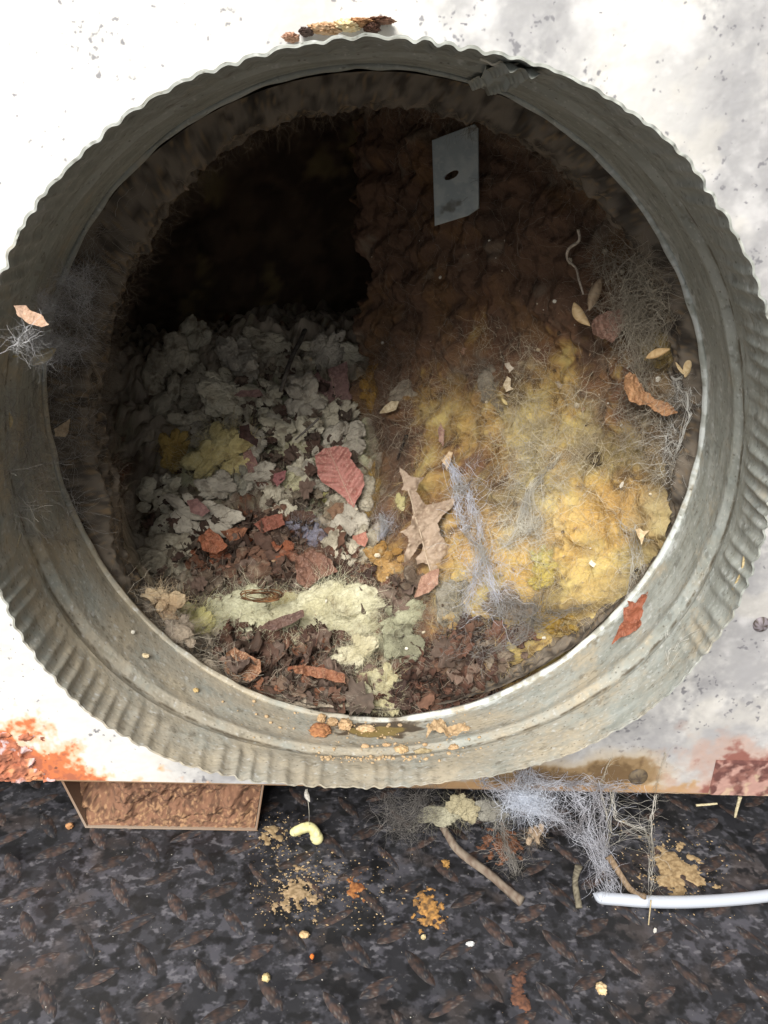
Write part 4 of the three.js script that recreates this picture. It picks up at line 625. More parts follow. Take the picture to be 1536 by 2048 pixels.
husk('cocoon', 'pale webbed cocoon on the left of the collar', 'cocoon', [[65, 730], [85, 712], [112, 696]], 17, ['#b0aa9c', '#c8b890'], 0.06);
husk('seed_husk', 'cream curl hanging on the left edge of the collar', 'seed husk', [[20, 856], [22, 840], [18, 824]], 5, ['#c8b48c', '#a8946c'], 0.012);
husk('seed_husk', 'yellow husk in the webs left of the cocoon', 'seed husk', [[24, 714], [33, 711], [42, 710]], 4, ['#b8a878', '#988858'], 0.016);
// twigs and straws
function twig(name, label, cat, pts, r0, r1, c, lift = 0.006, o = {}) {
  const P = pts.map(([x, y, y3]) => o.floor ? onY(x, y, y3 ?? lift) : hitAny(x, y).addScaledVector(fwd, -lift));
  const t = thing(name, label, cat, P[0].clone().lerp(P[P.length - 1], 0.5), o.group), D = depthOf(P[0]) / 1738;
  part(t, 'stem', setColor(tube(P, r0 * D, r1 * D, 8, 0.25, Math.max(14, pts.length * 8)), (x, y, z) => mix3(hex(c[0]), hex(c[1]), ss(-0.25, 0.25, fbm(x * 800, y * 800, z * 800, 2)))), vc({ roughness: 0.9 }));
  return t;
}
twig('twig', 'grey broken twig standing at the back of the heap', 'twig', [[613, 668], [600, 695], [587, 722], [576, 755], [565, 788]], 5, 4, ['#6e6860', '#4c4640'], 0.014);
twig('twig', 'thin grey twig lying right of the dark chocolate leaf', 'twig', [[640, 841], [618, 862], [594, 883]], 2.5, 2, ['#77716a', '#57514a'], 0.014);
twig('twig', 'black twig sunk in the left part of the batt', 'twig', [[813, 872], [804, 893], [794, 920]], 4, 2, ['#2c2420', '#1e1814'], 0.004);
twig('twig', 'long splintered stick lying on the black floor below the collar', 'stick', [[884, 1652, 0.014], [915, 1700, 0.008], [975, 1746, 0.005], [1043, 1803, 0.004]], 7, 9.5, ['#84786a', '#66564a'], 0.006, { floor: true });
twig('twig', 'short upright stub below the webs on the black floor', 'stick', [[1158, 1732, 0.02], [1150, 1762, 0.01], [1158, 1816, 0.003]], 7, 6, ['#77705f', '#4c463a'], 0.006, { floor: true });
twig('twig', 'brown root running under the webs towards the white tube', 'root', [[1217, 1712, 0.02], [1240, 1748, 0.012], [1262, 1780, 0.006], [1290, 1794, 0.01]], 7, 5, ['#8a7660', '#6a5844'], 0.006, { floor: true });
twig('straw', 'cream straw lying on the crimped rim at the lower right', 'straw', [[1486, 1112], [1480, 1140], [1462, 1178]], 3, 2, ['#c8b68c', '#a8946c'], 0.002);
twig('straw', 'pale straw on the crimped rim at the lower left', 'straw', [[46, 1068], [38, 1094], [27, 1120]], 2.2, 1.8, ['#c0b49c', '#a09478'], 0.003);
twig('straw', 'pale straw under the right part of the panel edge', 'straw', [[1392, 1611, 0.02], [1435, 1607, 0.025]], 2.6, 2, ['#c8bc9c', '#a89c7c'], 0.01, { floor: true });
twig('straw', 'short cream straw hanging right of the other under the panel edge', 'straw', [[1480, 1594, 0.03], [1470, 1634, 0.012]], 4, 2.5, ['#d0c4a4', '#b0a484'], 0.01, { floor: true });
twig('straw', 'thin straw standing below the middle of the white tube', 'straw', [[1302, 1800, 0.012], [1297, 1850, 0.001]], 1.6, 1.4, ['#b8a888', '#988868'], 0.01, { floor: true });
twig('straw', 'forked pale twig in the webs left of the opening', 'twig', [[165, 765], [148, 778], [130, 790], [134, 798], [140, 806]], 2.2, 1.8, ['#a89c90', '#8c8074'], 0.014);
twig('straw', 'curved pale root hair at the lower left edge of the opening', 'root', [[172, 1058], [205, 1060], [225, 1078], [233, 1096]], 1.8, 1.2, ['#b8ac98', '#98907c'], 0.012);
twig('twig', 'twisted pale stalk above the cream husk at the upper right', 'stalk', [[1140, 482], [1142, 503], [1122, 520], [1120, 540], [1136, 556], [1142, 580], [1150, 606]], 3.2, 2, ['#a89a8a', '#d0c4b4'], 0.022);
// bunches of fine roots
function rootBunch(label, cx, cy, rx, ry, n, c, lift, r = 1.3) {
  const p0 = hitAny(cx, cy), t = thing('root_tangle', label, 'roots', p0), tb = [];
  for (let i = 0; i < n; i++) { const a0 = rr(0, 6.28), cxx = cx + rr(-0.3, 0.3) * rx, cyy = cy + rr(-0.3, 0.3) * ry, k = rr(0.5, 1.0), sp = rr(1.2, 3.6), pts = []; for (let j = 0; j <= 6; j++) { const a = a0 + sp * j / 6 + rr(-0.12, 0.12); pts.push(at(cxx + rx * k * Math.cos(a), cyy + ry * k * Math.sin(a), depthOf(p0) - lift + rr(-0.004, 0.004))); } tb.push(tube(pts, r * 0.0003, 0.00016, 3, 0, 14)); }
  part(t, 'roots', setColor(merge(tb), (x, y, z) => mix3(hex(c[0]), hex(c[1]), ss(-0.3, 0.3, fbm(x * 90, y * 90, z * 90, 2)))), vc({ roughness: 0.9 }));
}
rootBunch('tangle of fine brown roots on the left wall of the collar', 165, 690, 62, 58, 110, ['#6a5848', '#8a7866'], 0.012);
rootBunch('small curl of pale roots at the lower left edge of the opening', 215, 1030, 30, 46, 26, ['#9a8a74', '#78695a'], 0.014);
rootBunch('bunch of brown needles lying above the broad pale green tuft', 520, 1190, 44, 12, 26, ['#8a623e', '#5e4028'], 0.03, 1.6);
rootBunch('dark wiry curl on the yellow wool at the right', 1192, 920, 16, 16, 10, ['#3a2c1e', '#54422c'], 0.006, 1.2);

// ── cobwebs: threads stretched between what they hang on ──
const webMat = vc({ roughness: 0.8 });
function web(label, o) {
  const c = (o.c ?? ['#b8b8c0', '#8c8a88']).map(hex), tb = [], pts0 = (o.strands ?? [[o.tangle[0].slice(0, 2), o.tangle[0].slice(0, 2)]]).map((s) => s.map(([x, y, l]) => hitAny(x, y).addScaledVector(fwd, -(l ?? 0.008))));
  const t = thing('cobweb', label, 'cobweb', pts0[0][0].clone().lerp(pts0[0][pts0[0].length - 1], 0.5));
  for (const S0 of o.strands ? pts0 : []) for (let k = 0; k < (o.n ?? 6); k++) {
    const j = () => (o.spread ?? 0.005) * (rnd() + rnd() - 1) * (k ? 1 : 0.1), P = [];
    for (let i = 0; i < S0.length - 1; i++) { const m = 4; for (let q = i ? 1 : 0; q <= m; q++) P.push(S0[i].clone().lerp(S0[i + 1], q / m).add(V3(j(), j() - (o.sag ?? 0.002) * Math.sin(Math.PI * q / m), j() * 0.6))); }
    tb.push(tube(P, (o.r ?? 0.00013) * rr(0.6, 1.5), 0.00008, 3, 0, P.length * 2));
  }
  const pool = tb.length ? tb.flatMap((g) => { const p = g.attributes.position, a = []; for (let i = 0; i < p.count; i += 9) a.push(V3().fromBufferAttribute(p, i)); return a; }) : [];
  for (let k = 0; k < (o.cross ?? 0) && pool.length; k++) { const a = pool[Math.floor(rnd() * pool.length)], near = pool[Math.floor(rnd() * pool.length)]; if (a.distanceTo(near) > (o.reach ?? 0.03) || a.distanceTo(near) < 0.003) continue; const m = a.clone().lerp(near, 0.5).add(V3(rr(-1, 1), rr(-1, 0.4), rr(-1, 1)).multiplyScalar(0.0025)); tb.push(tube([a, m, near], 0.0001, 0.00007, 3, 0, 6)); }
  if (tb.length) part(t, 'threads', setColor(merge(tb), (x, y, z) => mix3(c[0], c[1], ss(-0.2, 0.35, fbm(x * 40, y * 40, z * 40, 2)))), webMat, null, 'stuff');
  const list = [];
  for (const [cx, cy, rx, ry, n, l0 = 0.001, l1 = 0.012, len = 0.014] of o.tangle ?? []) {
    const hs = [...Array(24)].map(() => { const a = rnd() * 6.28, q = Math.sqrt(rnd()), x = cx + rx * q * Math.cos(a), y = cy + ry * q * Math.sin(a); return [x, y, depthOf(hitAny(x, y))]; });
    for (let i = 0; i < n; i++) { const h = hs[i % 24], x = h[0] + rr(-0.25, 0.25) * rx, y = h[1] + rr(-0.25, 0.25) * ry; list.push([at(x, y, h[2] - rr(l0, l1)), V3(rr(-1, 1), rr(-1, 1), rr(-0.5, 0.5)), len * rr(0.5, 1.3), mix3(c[0], c[1], rnd())]); }
  }
  if (list.length) fuzz(t, 'dust_threads', list, t.position);
  return t;
}
const BL = ['#c8cad6', '#a4a29e'], DU = ['#8c8478', '#6a6258'];
web('bluish white cobweb running down beside the oak leaf', { c: BL, n: 15, r: 0.00016, cross: 420, spread: 0.0055, strands: [[[895, 925, 0.014], [930, 985, 0.016], [950, 1040, 0.02], [962, 1110, 0.022], [985, 1180, 0.022], [1000, 1230, 0.01]], [[960, 1100, 0.022], [935, 1170, 0.016], [925, 1230, 0.008]], [[905, 940, 0.01], [912, 1010, 0.012], [925, 1060, 0.014], [960, 1100, 0.02]]], tangle: [[950, 1050, 50, 110, 420, 0.004, 0.022], [980, 1170, 60, 60, 420, 0.004, 0.024]] });
web('forked cobweb stretched over the yellow wool right of the oak leaf', { c: ['#cfcabc', '#a8a49c'], n: 10, cross: 260, spread: 0.004, strands: [[[1060, 970, 0.008], [1040, 1015, 0.012], [1030, 1050, 0.014], [1010, 1090, 0.006]], [[1030, 1050, 0.014], [1055, 1062, 0.012], [1080, 1035, 0.004]], [[1060, 970, 0.008], [1120, 905, 0.006]]], tangle: [[1040, 1050, 60, 50, 600, 0.002, 0.012], [1070, 930, 70, 60, 500, 0.001, 0.008]] });
web('pale haze of fine threads spread over the yellow wool', { c: ['#cfc4ac', '#a89c86'], tangle: [[1120, 900, 110, 130, 1300, 0.0, 0.008, 0.016], [1000, 760, 120, 110, 700, 0.0, 0.006, 0.014], [1170, 1120, 100, 110, 700, 0.0, 0.006, 0.012], [850, 850, 90, 120, 500, 0.0, 0.006, 0.014]] });
web('grey blue web filling the hollow left of the oak leaf', { c: BL, n: 6, cross: 80, spread: 0.003, strands: [[[762, 1030, 0.012], [775, 1050, 0.006], [756, 1080, 0.012]]], tangle: [[772, 1050, 18, 24, 260, 0.002, 0.014, 0.01]] });
web('brownish dust veil at the upper right between batt and rim', { c: ['#b4ab9a', '#8c8374'], n: 10, cross: 380, spread: 0.012, reach: 0.05, strands: [[[1215, 520, 0.008], [1260, 620, 0.012], [1300, 690, 0.012], [1290, 780, 0.01]], [[1250, 520, 0.01], [1320, 600, 0.01], [1360, 620, 0.004]], [[1245, 640, 0.01], [1260, 740, 0.012], [1300, 830, 0.01]]], tangle: [[1270, 620, 60, 110, 1500, 0.002, 0.018], [1290, 800, 60, 60, 500, 0.002, 0.014], [1300, 900, 60, 70, 500, 0.002, 0.01], [1215, 520, 30, 40, 260, 0.002, 0.012]] });
web('white beaded cobweb strand hanging beside the right rim', { c: ['#dcdad4', '#b0aca4'], n: 5, cross: 50, spread: 0.0018, r: 0.0003, strands: [[[1340, 775, 0.012], [1356, 790, 0.014], [1362, 835, 0.014], [1340, 910, 0.01], [1334, 950, 0.006]], [[1362, 835, 0.014], [1385, 815, 0.006], [1404, 802, 0.002]], [[1330, 760, 0.01], [1368, 752, 0.012], [1366, 800, 0.014]]], tangle: [[1355, 790, 18, 30, 200, 0.004, 0.016, 0.008], [1350, 910, 22, 70, 300, 0.002, 0.01]] });
web('long pale threads from the wool to the lower right rim', { c: ['#c8c6be', '#a09c92'], n: 4, cross: 40, spread: 0.003, strands: [[[1262, 1050, 0.01], [1256, 1120, 0.01], [1250, 1195, 0.004]], [[1262, 1060, 0.01], [1275, 1130, 0.008], [1296, 1190, 0.003]], [[1230, 1040, 0.008], [1262, 1060, 0.01], [1290, 1080, 0.01]]], tangle: [[1262, 1100, 20, 70, 200, 0.002, 0.01, 0.01]] });
web('dusty web draped over the litter at the foot of the batt', { c: ['#8f8b88', '#6f6a62'], n: 7, cross: 160, spread: 0.005, strands: [[[1000, 1190, 0.02], [1060, 1200, 0.014], [1055, 1260, 0.012], [1000, 1290, 0.008], [940, 1310, 0.006]], [[1040, 1230, 0.012], [1110, 1225, 0.008], [1180, 1200, 0.004]]], tangle: [[1050, 1230, 60, 50, 500, 0.002, 0.016], [930, 1280, 50, 40, 300, 0.002, 0.012]] });
web('white web holding the tan leaf on the left of the collar', { c: ['#c8c8cc', '#a09e9c'], n: 9, cross: 200, spread: 0.003, strands: [[[5, 632, 0.02], [25, 640, 0.04], [38, 672, 0.045], [70, 690, 0.045], [80, 712, 0.045]], [[25, 640, 0.04], [35, 625, 0.04]], [[60, 680, 0.045], [50, 700, 0.04], [5, 730, 0.02]], [[80, 690, 0.045], [130, 660, 0.035], [140, 620, 0.03], [200, 600, 0.02]]], tangle: [[78, 692, 50, 38, 900, 0.03, 0.075, 0.007], [100, 612, 30, 30, 500, 0.03, 0.055, 0.007], [165, 590, 50, 54, 900, 0.03, 0.058, 0.009], [150, 690, 64, 64, 1000, 0.03, 0.055, 0.009]] });
web('grey dust web in the upper left between collar and opening', { c: ['#a09a92', '#7d766e'], n: 9, cross: 320, spread: 0.008, reach: 0.05, strands: [[[130, 585, 0.006], [185, 570, 0.012], [222, 560, 0.01]], [[300, 430, 0.006], [255, 490, 0.008], [222, 580, 0.006], [215, 660, 0.006]], [[120, 580, 0.006], [170, 610, 0.01], [210, 640, 0.01]]], tangle: [[180, 590, 50, 60, 1100, 0.004, 0.022], [180, 690, 46, 60, 900, 0.004, 0.022], [120, 640, 50, 60, 500, 0.002, 0.016], [230, 480, 60, 70, 500, 0.001, 0.012]] });
web('thin grey webs spread over the left wall of the collar', { c: ['#a29e98', '#7d7872'], n: 6, cross: 240, spread: 0.008, reach: 0.04, strands: [[[10, 740, 0.006], [14, 860, 0.006], [12, 960, 0.006], [50, 1055, 0.003]], [[75, 765, 0.006], [60, 850, 0.008], [45, 930, 0.006]], [[120, 900, 0.004], [150, 980, 0.008], [160, 1060, 0.006]], [[45, 1065, 0.003], [100, 1068, 0.006], [165, 1080, 0.004]]], tangle: [[110, 900, 70, 150, 900, 0.001, 0.014], [170, 950, 50, 130, 900, 0.003, 0.018], [30, 900, 30, 120, 400, 0.001, 0.008], [150, 800, 50, 80, 600, 0.003, 0.018]] });
web('faint branching threads on the lower right of the collar', { c: ['#d0cfc8', '#b0aea4'], n: 2, cross: 14, spread: 0.002, strands: [[[1328, 1262, 0.003], [1332, 1300, 0.004], [1336, 1335, 0.002]], [[1330, 1265, 0.003], [1346, 1262, 0.004]], [[1340, 1300, 0.003], [1352, 1280, 0.004], [1388, 1262, 0.003], [1402, 1248, 0.002]]] });
// webs under the collar, spun between the panel edge and the floor
{
  const zp = (x, y, z) => onZ(x, y, z), free = (label, strands, o) => { const c = o.c.map(hex), t = thing('cobweb', label, 'cobweb', strands[0][0]), tb = []; for (const S0 of strands) for (let k = 0; k < o.n; k++) { const j = () => o.spread * (rnd() + rnd() - 1) * (k ? 1 : 0.15), P = []; for (let i = 0; i < S0.length - 1; i++) for (let q = i ? 1 : 0; q <= 4; q++) P.push(S0[i].clone().lerp(S0[i + 1], q / 4).add(V3(j(), Math.max(-0.001, j()), j() * 0.6))); tb.push(tube(P, o.r * rr(0.5, 1.4), 0.00008, 3, 0, P.length * 2)); }
    const pool = tb.flatMap((g) => { const p = g.attributes.position, a = []; for (let i = 0; i < p.count; i += 7) a.push(V3().fromBufferAttribute(p, i)); return a; });
    for (let k = 0; k < o.cross; k++) { const a = pool[Math.floor(rnd() * pool.length)], b = pool[Math.floor(rnd() * pool.length)], d = a.distanceTo(b); if (d > 0.03 || d < 0.002) continue; tb.push(tube([a, a.clone().lerp(b, 0.5).add(V3(rr(-1, 1), rr(-1, 0.5), rr(-1, 1)).multiplyScalar(0.003)), b], 0.0001, 0.00007, 3, 0, 6)); }
    part(t, 'threads', setColor(merge(tb), (x, y, z) => mix3(c[0], c[1], ss(-0.2, 0.35, fbm(x * 40, y * 40, z * 40, 2)))), webMat, null, 'stuff');
    const list = []; for (let k = 0; k < o.fuzz; k++) { const a = pool[Math.floor(rnd() * pool.length)].clone().add(V3(rr(-1, 1), rr(-0.6, 0.6), rr(-1, 1)).multiplyScalar(o.fr ?? 0.006)); list.push([a, V3(rr(-1, 1), rr(-1, 1), rr(-1, 1)), rr(0.006, 0.015), mix3(c[0], c[1], rnd())]); } fuzz(t, 'dust_threads', list, t.position); };
  free('dense white cobweb below the collar spanning from panel edge to floor', [
    [zp(1045, 1545, 0.004), zp(1060, 1600, 0.02), zp(1110, 1640, 0.03), onY(1180, 1690, 0.02), onY(1200, 1790, 0.008)],
    [zp(1140, 1570, 0.003), zp(1160, 1610, 0.012), onY(1190, 1690, 0.02), onY(1225, 1790, 0.008)],
    [zp(1200, 1572, 0.003), zp(1205, 1640, 0.012), onY(1215, 1720, 0.012), onY(1230, 1785, 0.008)],
    [zp(1050, 1548, 0.006), zp(1100, 1570, 0.006), zp(1180, 1566, 0.003), zp(1270, 1580, 0.002)],
    [zp(960, 1560, 0.02), zp(1010, 1590, 0.02), zp(1060, 1615, 0.024), zp(1120, 1640, 0.024)]], { c: ['#c6c8d2', '#97959a'], n: 13, spread: 0.009, r: 0.00017, cross: 900, fuzz: 500 });
  free('bright white nest of web just under the collar rim', [[zp(1030, 1590, 0.024), zp(1050, 1605, 0.026), zp(1075, 1625, 0.024)], [zp(1025, 1612, 0.024), zp(1060, 1598, 0.026), zp(1085, 1606, 0.022)]], { c: ['#d4dbe8', '#b8bcc8'], n: 20, spread: 0.006, r: 0.00018, cross: 300, fuzz: 900, fr: 0.007 });
  free('grey dusty strand hanging left of the splintered stick', [[zp(1000, 1640, 0.03), onY(1015, 1700, 0.016), onY(1030, 1745, 0.004)]], { c: ['#8f8a84', '#6c675f'], n: 9, spread: 0.004, r: 0.00013, cross: 60, fuzz: 240, fr: 0.004 });
  free('pair of beaded threads from the panel screw down to the white tube', [[zp(1310, 1588, 0.002), onY(1302, 1650, 0.03), onY(1306, 1720, 0.018), onY(1300, 1795, 0.01)], [zp(1225, 1580, 0.002), onY(1232, 1640, 0.03), onY(1290, 1660, 0.026), onY(1304, 1690, 0.02)], [zp(1200, 1580, 0.002), onY(1222, 1665, 0.022), onY(1212, 1700, 0.014)]], { c: ['#b8b4ac', '#8d887c'], n: 4, spread: 0.0022, r: 0.0002, cross: 60, fuzz: 160, fr: 0.003 });
  free('thin threads from the brown stain down over the panel edge', [[zp(1222, 1515, 0.001), zp(1205, 1560, 0.002), zp(1203, 1580, 0.003)], [zp(1330, 1505, 0.001), zp(1316, 1560, 0.002), zp(1310, 1585, 0.002)]], { c: ['#b8ae9c', '#988e7c'], n: 3, spread: 0.0015, r: 0.00015, cross: 10, fuzz: 40, fr: 0.002 });
  free('grey veil of web under the left part of the collar rim', [[zp(780, 1590, 0.03), zp(790, 1640, 0.034), onY(810, 1665, 0.02)], [zp(840, 1590, 0.03), zp(845, 1630, 0.034), onY(820, 1665, 0.018)]], { c: ['#6c6864', '#565250'], n: 12, spread: 0.006, r: 0.00012, cross: 120, fuzz: 700, fr: 0.008 });
  // wool that hangs in these webs
  wool('insulation_tuft', 'long grey white roll of insulation hanging under the collar rim', 885, 1628, 46, 20, -0.05, ['#a8a48e', '#8d8976', '#66614f'], { p: zp(885, 1628, 0.02), n: V3(0, 0.3, 1).normalize(), tear: 0.4, lift: 0, hair: 0.6 });
  wool('insulation_tuft', 'beige lump of insulation right of the grey white roll', 925, 1618, 30, 26, 0.5, ['#a89f82', '#8a8168', '#645c48'], { p: zp(928, 1614, 0.02), n: V3(0, 0.3, 1).normalize(), tear: 0.3, lift: 0, hair: 0.6 });
  wool('insulation_tuft', 'grey webby tuft left of the bright white nest', 985, 1625, 32, 22, 0.3, ['#8d8a80', '#74716a', '#56524a'], { p: zp(985, 1625, 0.02), n: V3(0, 0.3, 1).normalize(), tear: 0.8, lift: 0, hair: 1.6 });
  wool('insulation_tuft', 'tan tuft tangled in the web below the white nest', 1068, 1668, 16, 22, 0.3, ['#a8937c', '#8a7660', '#605040'], { p: onY(1068, 1668, 0.018), n: V3(0, 0.5, 1).normalize(), tear: 0.8, lift: 0, hair: 1.4 });
  // yellow scrap on a thread
  const a = zp(614, 1578, 0.03), b = onY(618, 1652, 0.012), t = thing('insulation_scrap', 'bent yellow scrap of insulation dangling from the collar rim on a thread', 'insulation', b);
  const pp = [[588, 1664], [604, 1657], [620, 1654], [630, 1664], [634, 1676]].map(([x, y]) => at(x, y, depthOf(b)));
  const sg = tube(pp, 0.0028, 0.0043, 12, 0.25, 22); part(t, 'scrap', setColor(sg, (x, y, z) => mix3(hex('#dcd7a4'), hex('#c8c088'), ss(-0.2, 0.3, fbm(x * 200, y * 200, z * 200, 3)))), woolMat);
  for (const e of [pp[0], pp[4]]) { const s = new THREE.IcosahedronGeometry(e === pp[0] ? 0.0028 : 0.0043, 3); s.translate(e.x, e.y, e.z); part(t, 'scrap_end', setColor(strip(s), () => hex('#d6d09a')), woolMat); }
  part(t, 'thread', setColor(tube([a, zp(616, 1600, 0.03), zp(618, 1620, 0.03), b], 0.0003, 0.0002, 4), () => hex('#b0aca0')), webMat);
  const sl = husk('cocoon', 'tiny white cocoon at the collar rim above the dangling scrap', 'cocoon', [[612, 1580], [614, 1592], [619, 1602]], 5, ['#c0bcb4', '#a09c94'], 0); const D = zp(614, 1590, 0.03); sl.position.add(D.clone().sub(at(614, 1590, depthOf(sl.position)))); 
}
// ── mud clods on the collar ──
const mudMat = vc({ roughness: 1 });
function clod(label, p, rx, ry, rz, cols, o = {}) {       // metres
  const seed = rr(0, 99), t = thing(o.name ?? 'mud_clod', label, o.cat ?? 'mud clod', p, o.group);
  let g = new THREE.IcosahedronGeometry(1, o.detail ?? 10); g.deleteAttribute('uv'); g.deleteAttribute('normal'); g = mergeVertices(g, 1e-4); const q = g.attributes.position, v = V3();
  for (let i = 0; i < q.count; i++) { v.fromBufferAttribute(q, i); const r = 0.82 + 0.28 * fbm(v.x * 1.3 + seed, v.y * 1.3, v.z * 1.3, 3) + 0.14 * billow(v.x * 2.6 + seed, v.y * 2.6, v.z * 2.6, 3) + 0.05 * fbm(v.x * 9 + seed, v.y * 9, v.z * 9, 2); q.setXYZ(i, v.x * r * rx, v.y * r * ry, v.z * r * rz); }
  g.rotateZ(o.rot ?? 0); g.computeVertexNormals(); setColor(g, (x, y, z) => mix3(hex(cols[0]), hex(cols[1]), ss(-0.25, 0.3, fbm(x * 300 + seed, y * 300, z * 300, 3)))); g.translate(p.x, p.y, p.z);
  part(t, 'clod', g, mudMat); return t;
}
const TAN = ['#c0a27e', '#a88a66'], RED = ['#a4744e', '#8c5e40'];
for (const [l, x, y, rx, ry, c] of [
  ['reddish brown mud clod, largest on the bottom of the collar', 640, 1466, 25, 19, RED], ['tan knob of mud on top of the largest clod', 643, 1440, 10, 12, TAN], ['tan mud lump between the knob and the round clod', 665, 1448, 13, 12, TAN],
  ['round tan mud clod right of the largest one', 690, 1454, 17, 16, TAN], ['flat crumbly strip of mud right of the round clod', 732, 1460, 21, 10, ['#cbb08c', '#b09470']], ['small tan crumb below the flat crumbly strip', 730, 1494, 9, 6, TAN], ['small tan crumb in the middle of the collar bottom', 773, 1492, 9, 6, TAN],
  ['long flat tan mud piece near the bead', 803, 1501, 17, 10, ['#c4aa84', '#ac9068']], ['flat grey tan mud piece touching the long one', 848, 1505, 22, 8, ['#a89878', '#8f7f60']], ['tiny crumb above the flat grey tan piece', 850, 1490, 6, 4, TAN], ['tan mud piece right of the flat ones', 908, 1498, 13, 9, TAN],
  ['cream crumb on the lower left of the collar', 290, 1313, 11, 6, ['#d0c0a0', '#b8a684']], ['beige crumb at the lower left collar lip', 377, 1302, 9, 10, ['#c8ac80', '#a88c64']], ['yellowish crumb left of the bead on the lower left', 392, 1382, 7, 6, ['#c0a878', '#a08858']], ['white crumb on the lower left of the collar near the lip', 266, 1266, 6, 5, ['#d8d4c8', '#bcb8ac']]]) {
  const p = hitCollar(x, y), s = depthOf(p) / 1738; clod(l, p.clone().add(V3(0, ry * s * 0.35, 0)), rx * s, ry * s * 0.75, ry * s * 1.15, c);
}
{ // crumbs gathered along the bead
  const t = thing('mud_crumbs', 'fine tan mud crumbs gathered along the bead at the bottom', 'mud crumbs', hitCollar(740, 1515)); t.userData.kind = 'stuff'; const a = [], base = new THREE.IcosahedronGeometry(1, 1); base.deleteAttribute('uv');
  for (let i = 0; i < 330; i++) { const on = i < 110, x = on ? rr(640, 860) : 768 + 330 * (rnd() + rnd() - 1), y = on ? 1517 + rr(-4, 3) : rr(1440, 1530) - Math.pow((x - 768) / 330, 2) * 70, p = hitCollar(x, y); if (Math.abs(fCollar(p)) > 0.002) continue; const s = depthOf(p) / 1738 * mix(0.8, on ? 5 : 4, Math.pow(rnd(), 3)), g = base.clone(); g.scale(s * rr(0.7, 1.3), s * rr(0.5, 0.9), s * rr(0.7, 1.3)); g.rotateY(rr(0, 6)); g.translate(p.x, p.y + s * 0.4, p.z); setColor(strip(g), () => hex(rnd() < 0.5 ? '#c4aa86' : '#a08868')); a.push(g); }
  part(t, 'crumbs', mergeGeometries(a), mudMat);
}
for (const [l, x, y, rx, ry, c] of [['pinkish mud crumb at the left end of the mud row above the collar', 582, 75, 20, 10, ['#c09880', '#a07a64']], ['dark crumb beside the pinkish one above the collar', 612, 64, 18, 9, ['#5c4a44', '#463834']], ['tan mud crust above the top of the collar', 648, 58, 38, 13, ['#c8a888', '#a88460']], ['cream mud crust in the middle of the mud row above the collar', 694, 51, 34, 13, ['#e0d0ac', '#c8ac80']], ['dark brown knob at the right of the mud row above the collar', 744, 56, 20, 11, ['#5e3f32', '#463026']], ['orange brown mud ridge behind the dark knob', 724, 45, 34, 9, ['#b88a64', '#98704c']], ['brown mud end at the far right of the mud row', 764, 41, 30, 7, ['#8a6450', '#6c4c3c']]]) { const p = onZ(x, y, 0.008), s = depthOf(p) / 1738; clod(l, p, rx * s, ry * s, 0.01, c); }
{ // frayed sealant strip at the seam
  const D = depthOf(collarP(1.06, 1)), P = [[960, 118], [975, 123], [986, 129], [1000, 124], [1012, 122], [1022, 130], [1033, 128], [1042, 121]].map(([x, y]) => at(x, y, D)), t = thing('sealant_strip', 'frayed white strip curling over the rim at the seam', 'sealant strip', P[3]);
  part(t, 'strip', setColor(tube(P, 0.0005, 0.0004, 5), () => hex('#d6d0c0')), mudMat);
}
// ── under the cabinet: skid channel packed with dirt ──
{
  const z = -0.004, q = [[119, 1561], [172, 1668], [514, 1671], [529, 1565]].map(([x, y]) => onZ(x, y, z)); q[0].y = q[3].y = YB - 0.0014; q[1].y = q[2].y = 0.0006;
  const th = 0.0013, o = [[q[0].x, q[0].y], [q[1].x, q[1].y], [q[2].x, q[2].y], [q[3].x, q[3].y], [q[3].x - th, q[3].y], [q[2].x - th, q[2].y + th], [q[1].x + th, q[1].y + th], [q[0].x + th * 1.2, q[0].y]];
  const g = new THREE.ExtrudeGeometry(new THREE.Shape(o.map((a) => new THREE.Vector2(...a))), { depth: 0.45, bevelEnabled: false }).translate(0, 0, z - 0.45), g2 = strip(g.index ? g.toNonIndexed() : g);
  part(cabinet, 'skid_channel', setColor(g2, (x, y, zz) => mix3(hex('#c9c4b8'), hex('#80644e'), ss(-0.45, 0.1, f2(x * 200, y * 200 + zz * 90, 4)))), vc({ roughness: 0.7 }), 'open ended channel skid under the left of the cabinet');
  const t = thing('packed_dirt', 'reddish brown dirt packed into the open end of the skid channel', 'dirt', V3((q[1].x + q[2].x) / 2, 0.002, -0.02)); t.userData.kind = 'stuff';
  const dg = gridGeo(190, 70, (u, v) => { const y = mix(q[1].y + th, q[0].y - 0.0003, v), k = v, xl = mix(q[1].x, q[0].x, k) + th * 1.3, xr = mix(q[2].x, q[3].x, k) - th * 1.3, x = mix(xl, xr, u); const hole = Math.exp(-(Math.pow((u - 0.1) / 0.1, 2) + Math.pow((v - 0.68) / 0.3, 2))); return V3(x, y, -0.0055 - 0.006 * v - 0.022 * hole + 0.010 * ss(0.0, 0.3, v) * fbm(x * 48, y * 48, 1, 3) + (0.0008 * billow(x * 110, y * 110, 4, 2) + 0.0008 * fbm(x * 300, y * 300, 6, 3))); }, null, (u, v, p) => { const n = fbm(p.x * 60, p.y * 60, 5, 4), f = fbm(p.x * 300, p.y * 300, 7, 3); let c = mix3(hex('#7e5c48'), hex('#644838'), ss(-0.25, 0.3, n + f * 0.3)); c = mix3(c, hex('#9c7a5c'), ss(0.0, 0.5, f + n * 0.4 + (v < 0.35 ? 0.12 : -0.1))); return mix3(c, hex('#4c382c'), ss(0.2, 0.42, fbm(p.x * 140, p.y * 140, 17, 3)) * 0.7); });
  part(t, 'dirt_face', dg, vc({ roughness: 1 }));
}
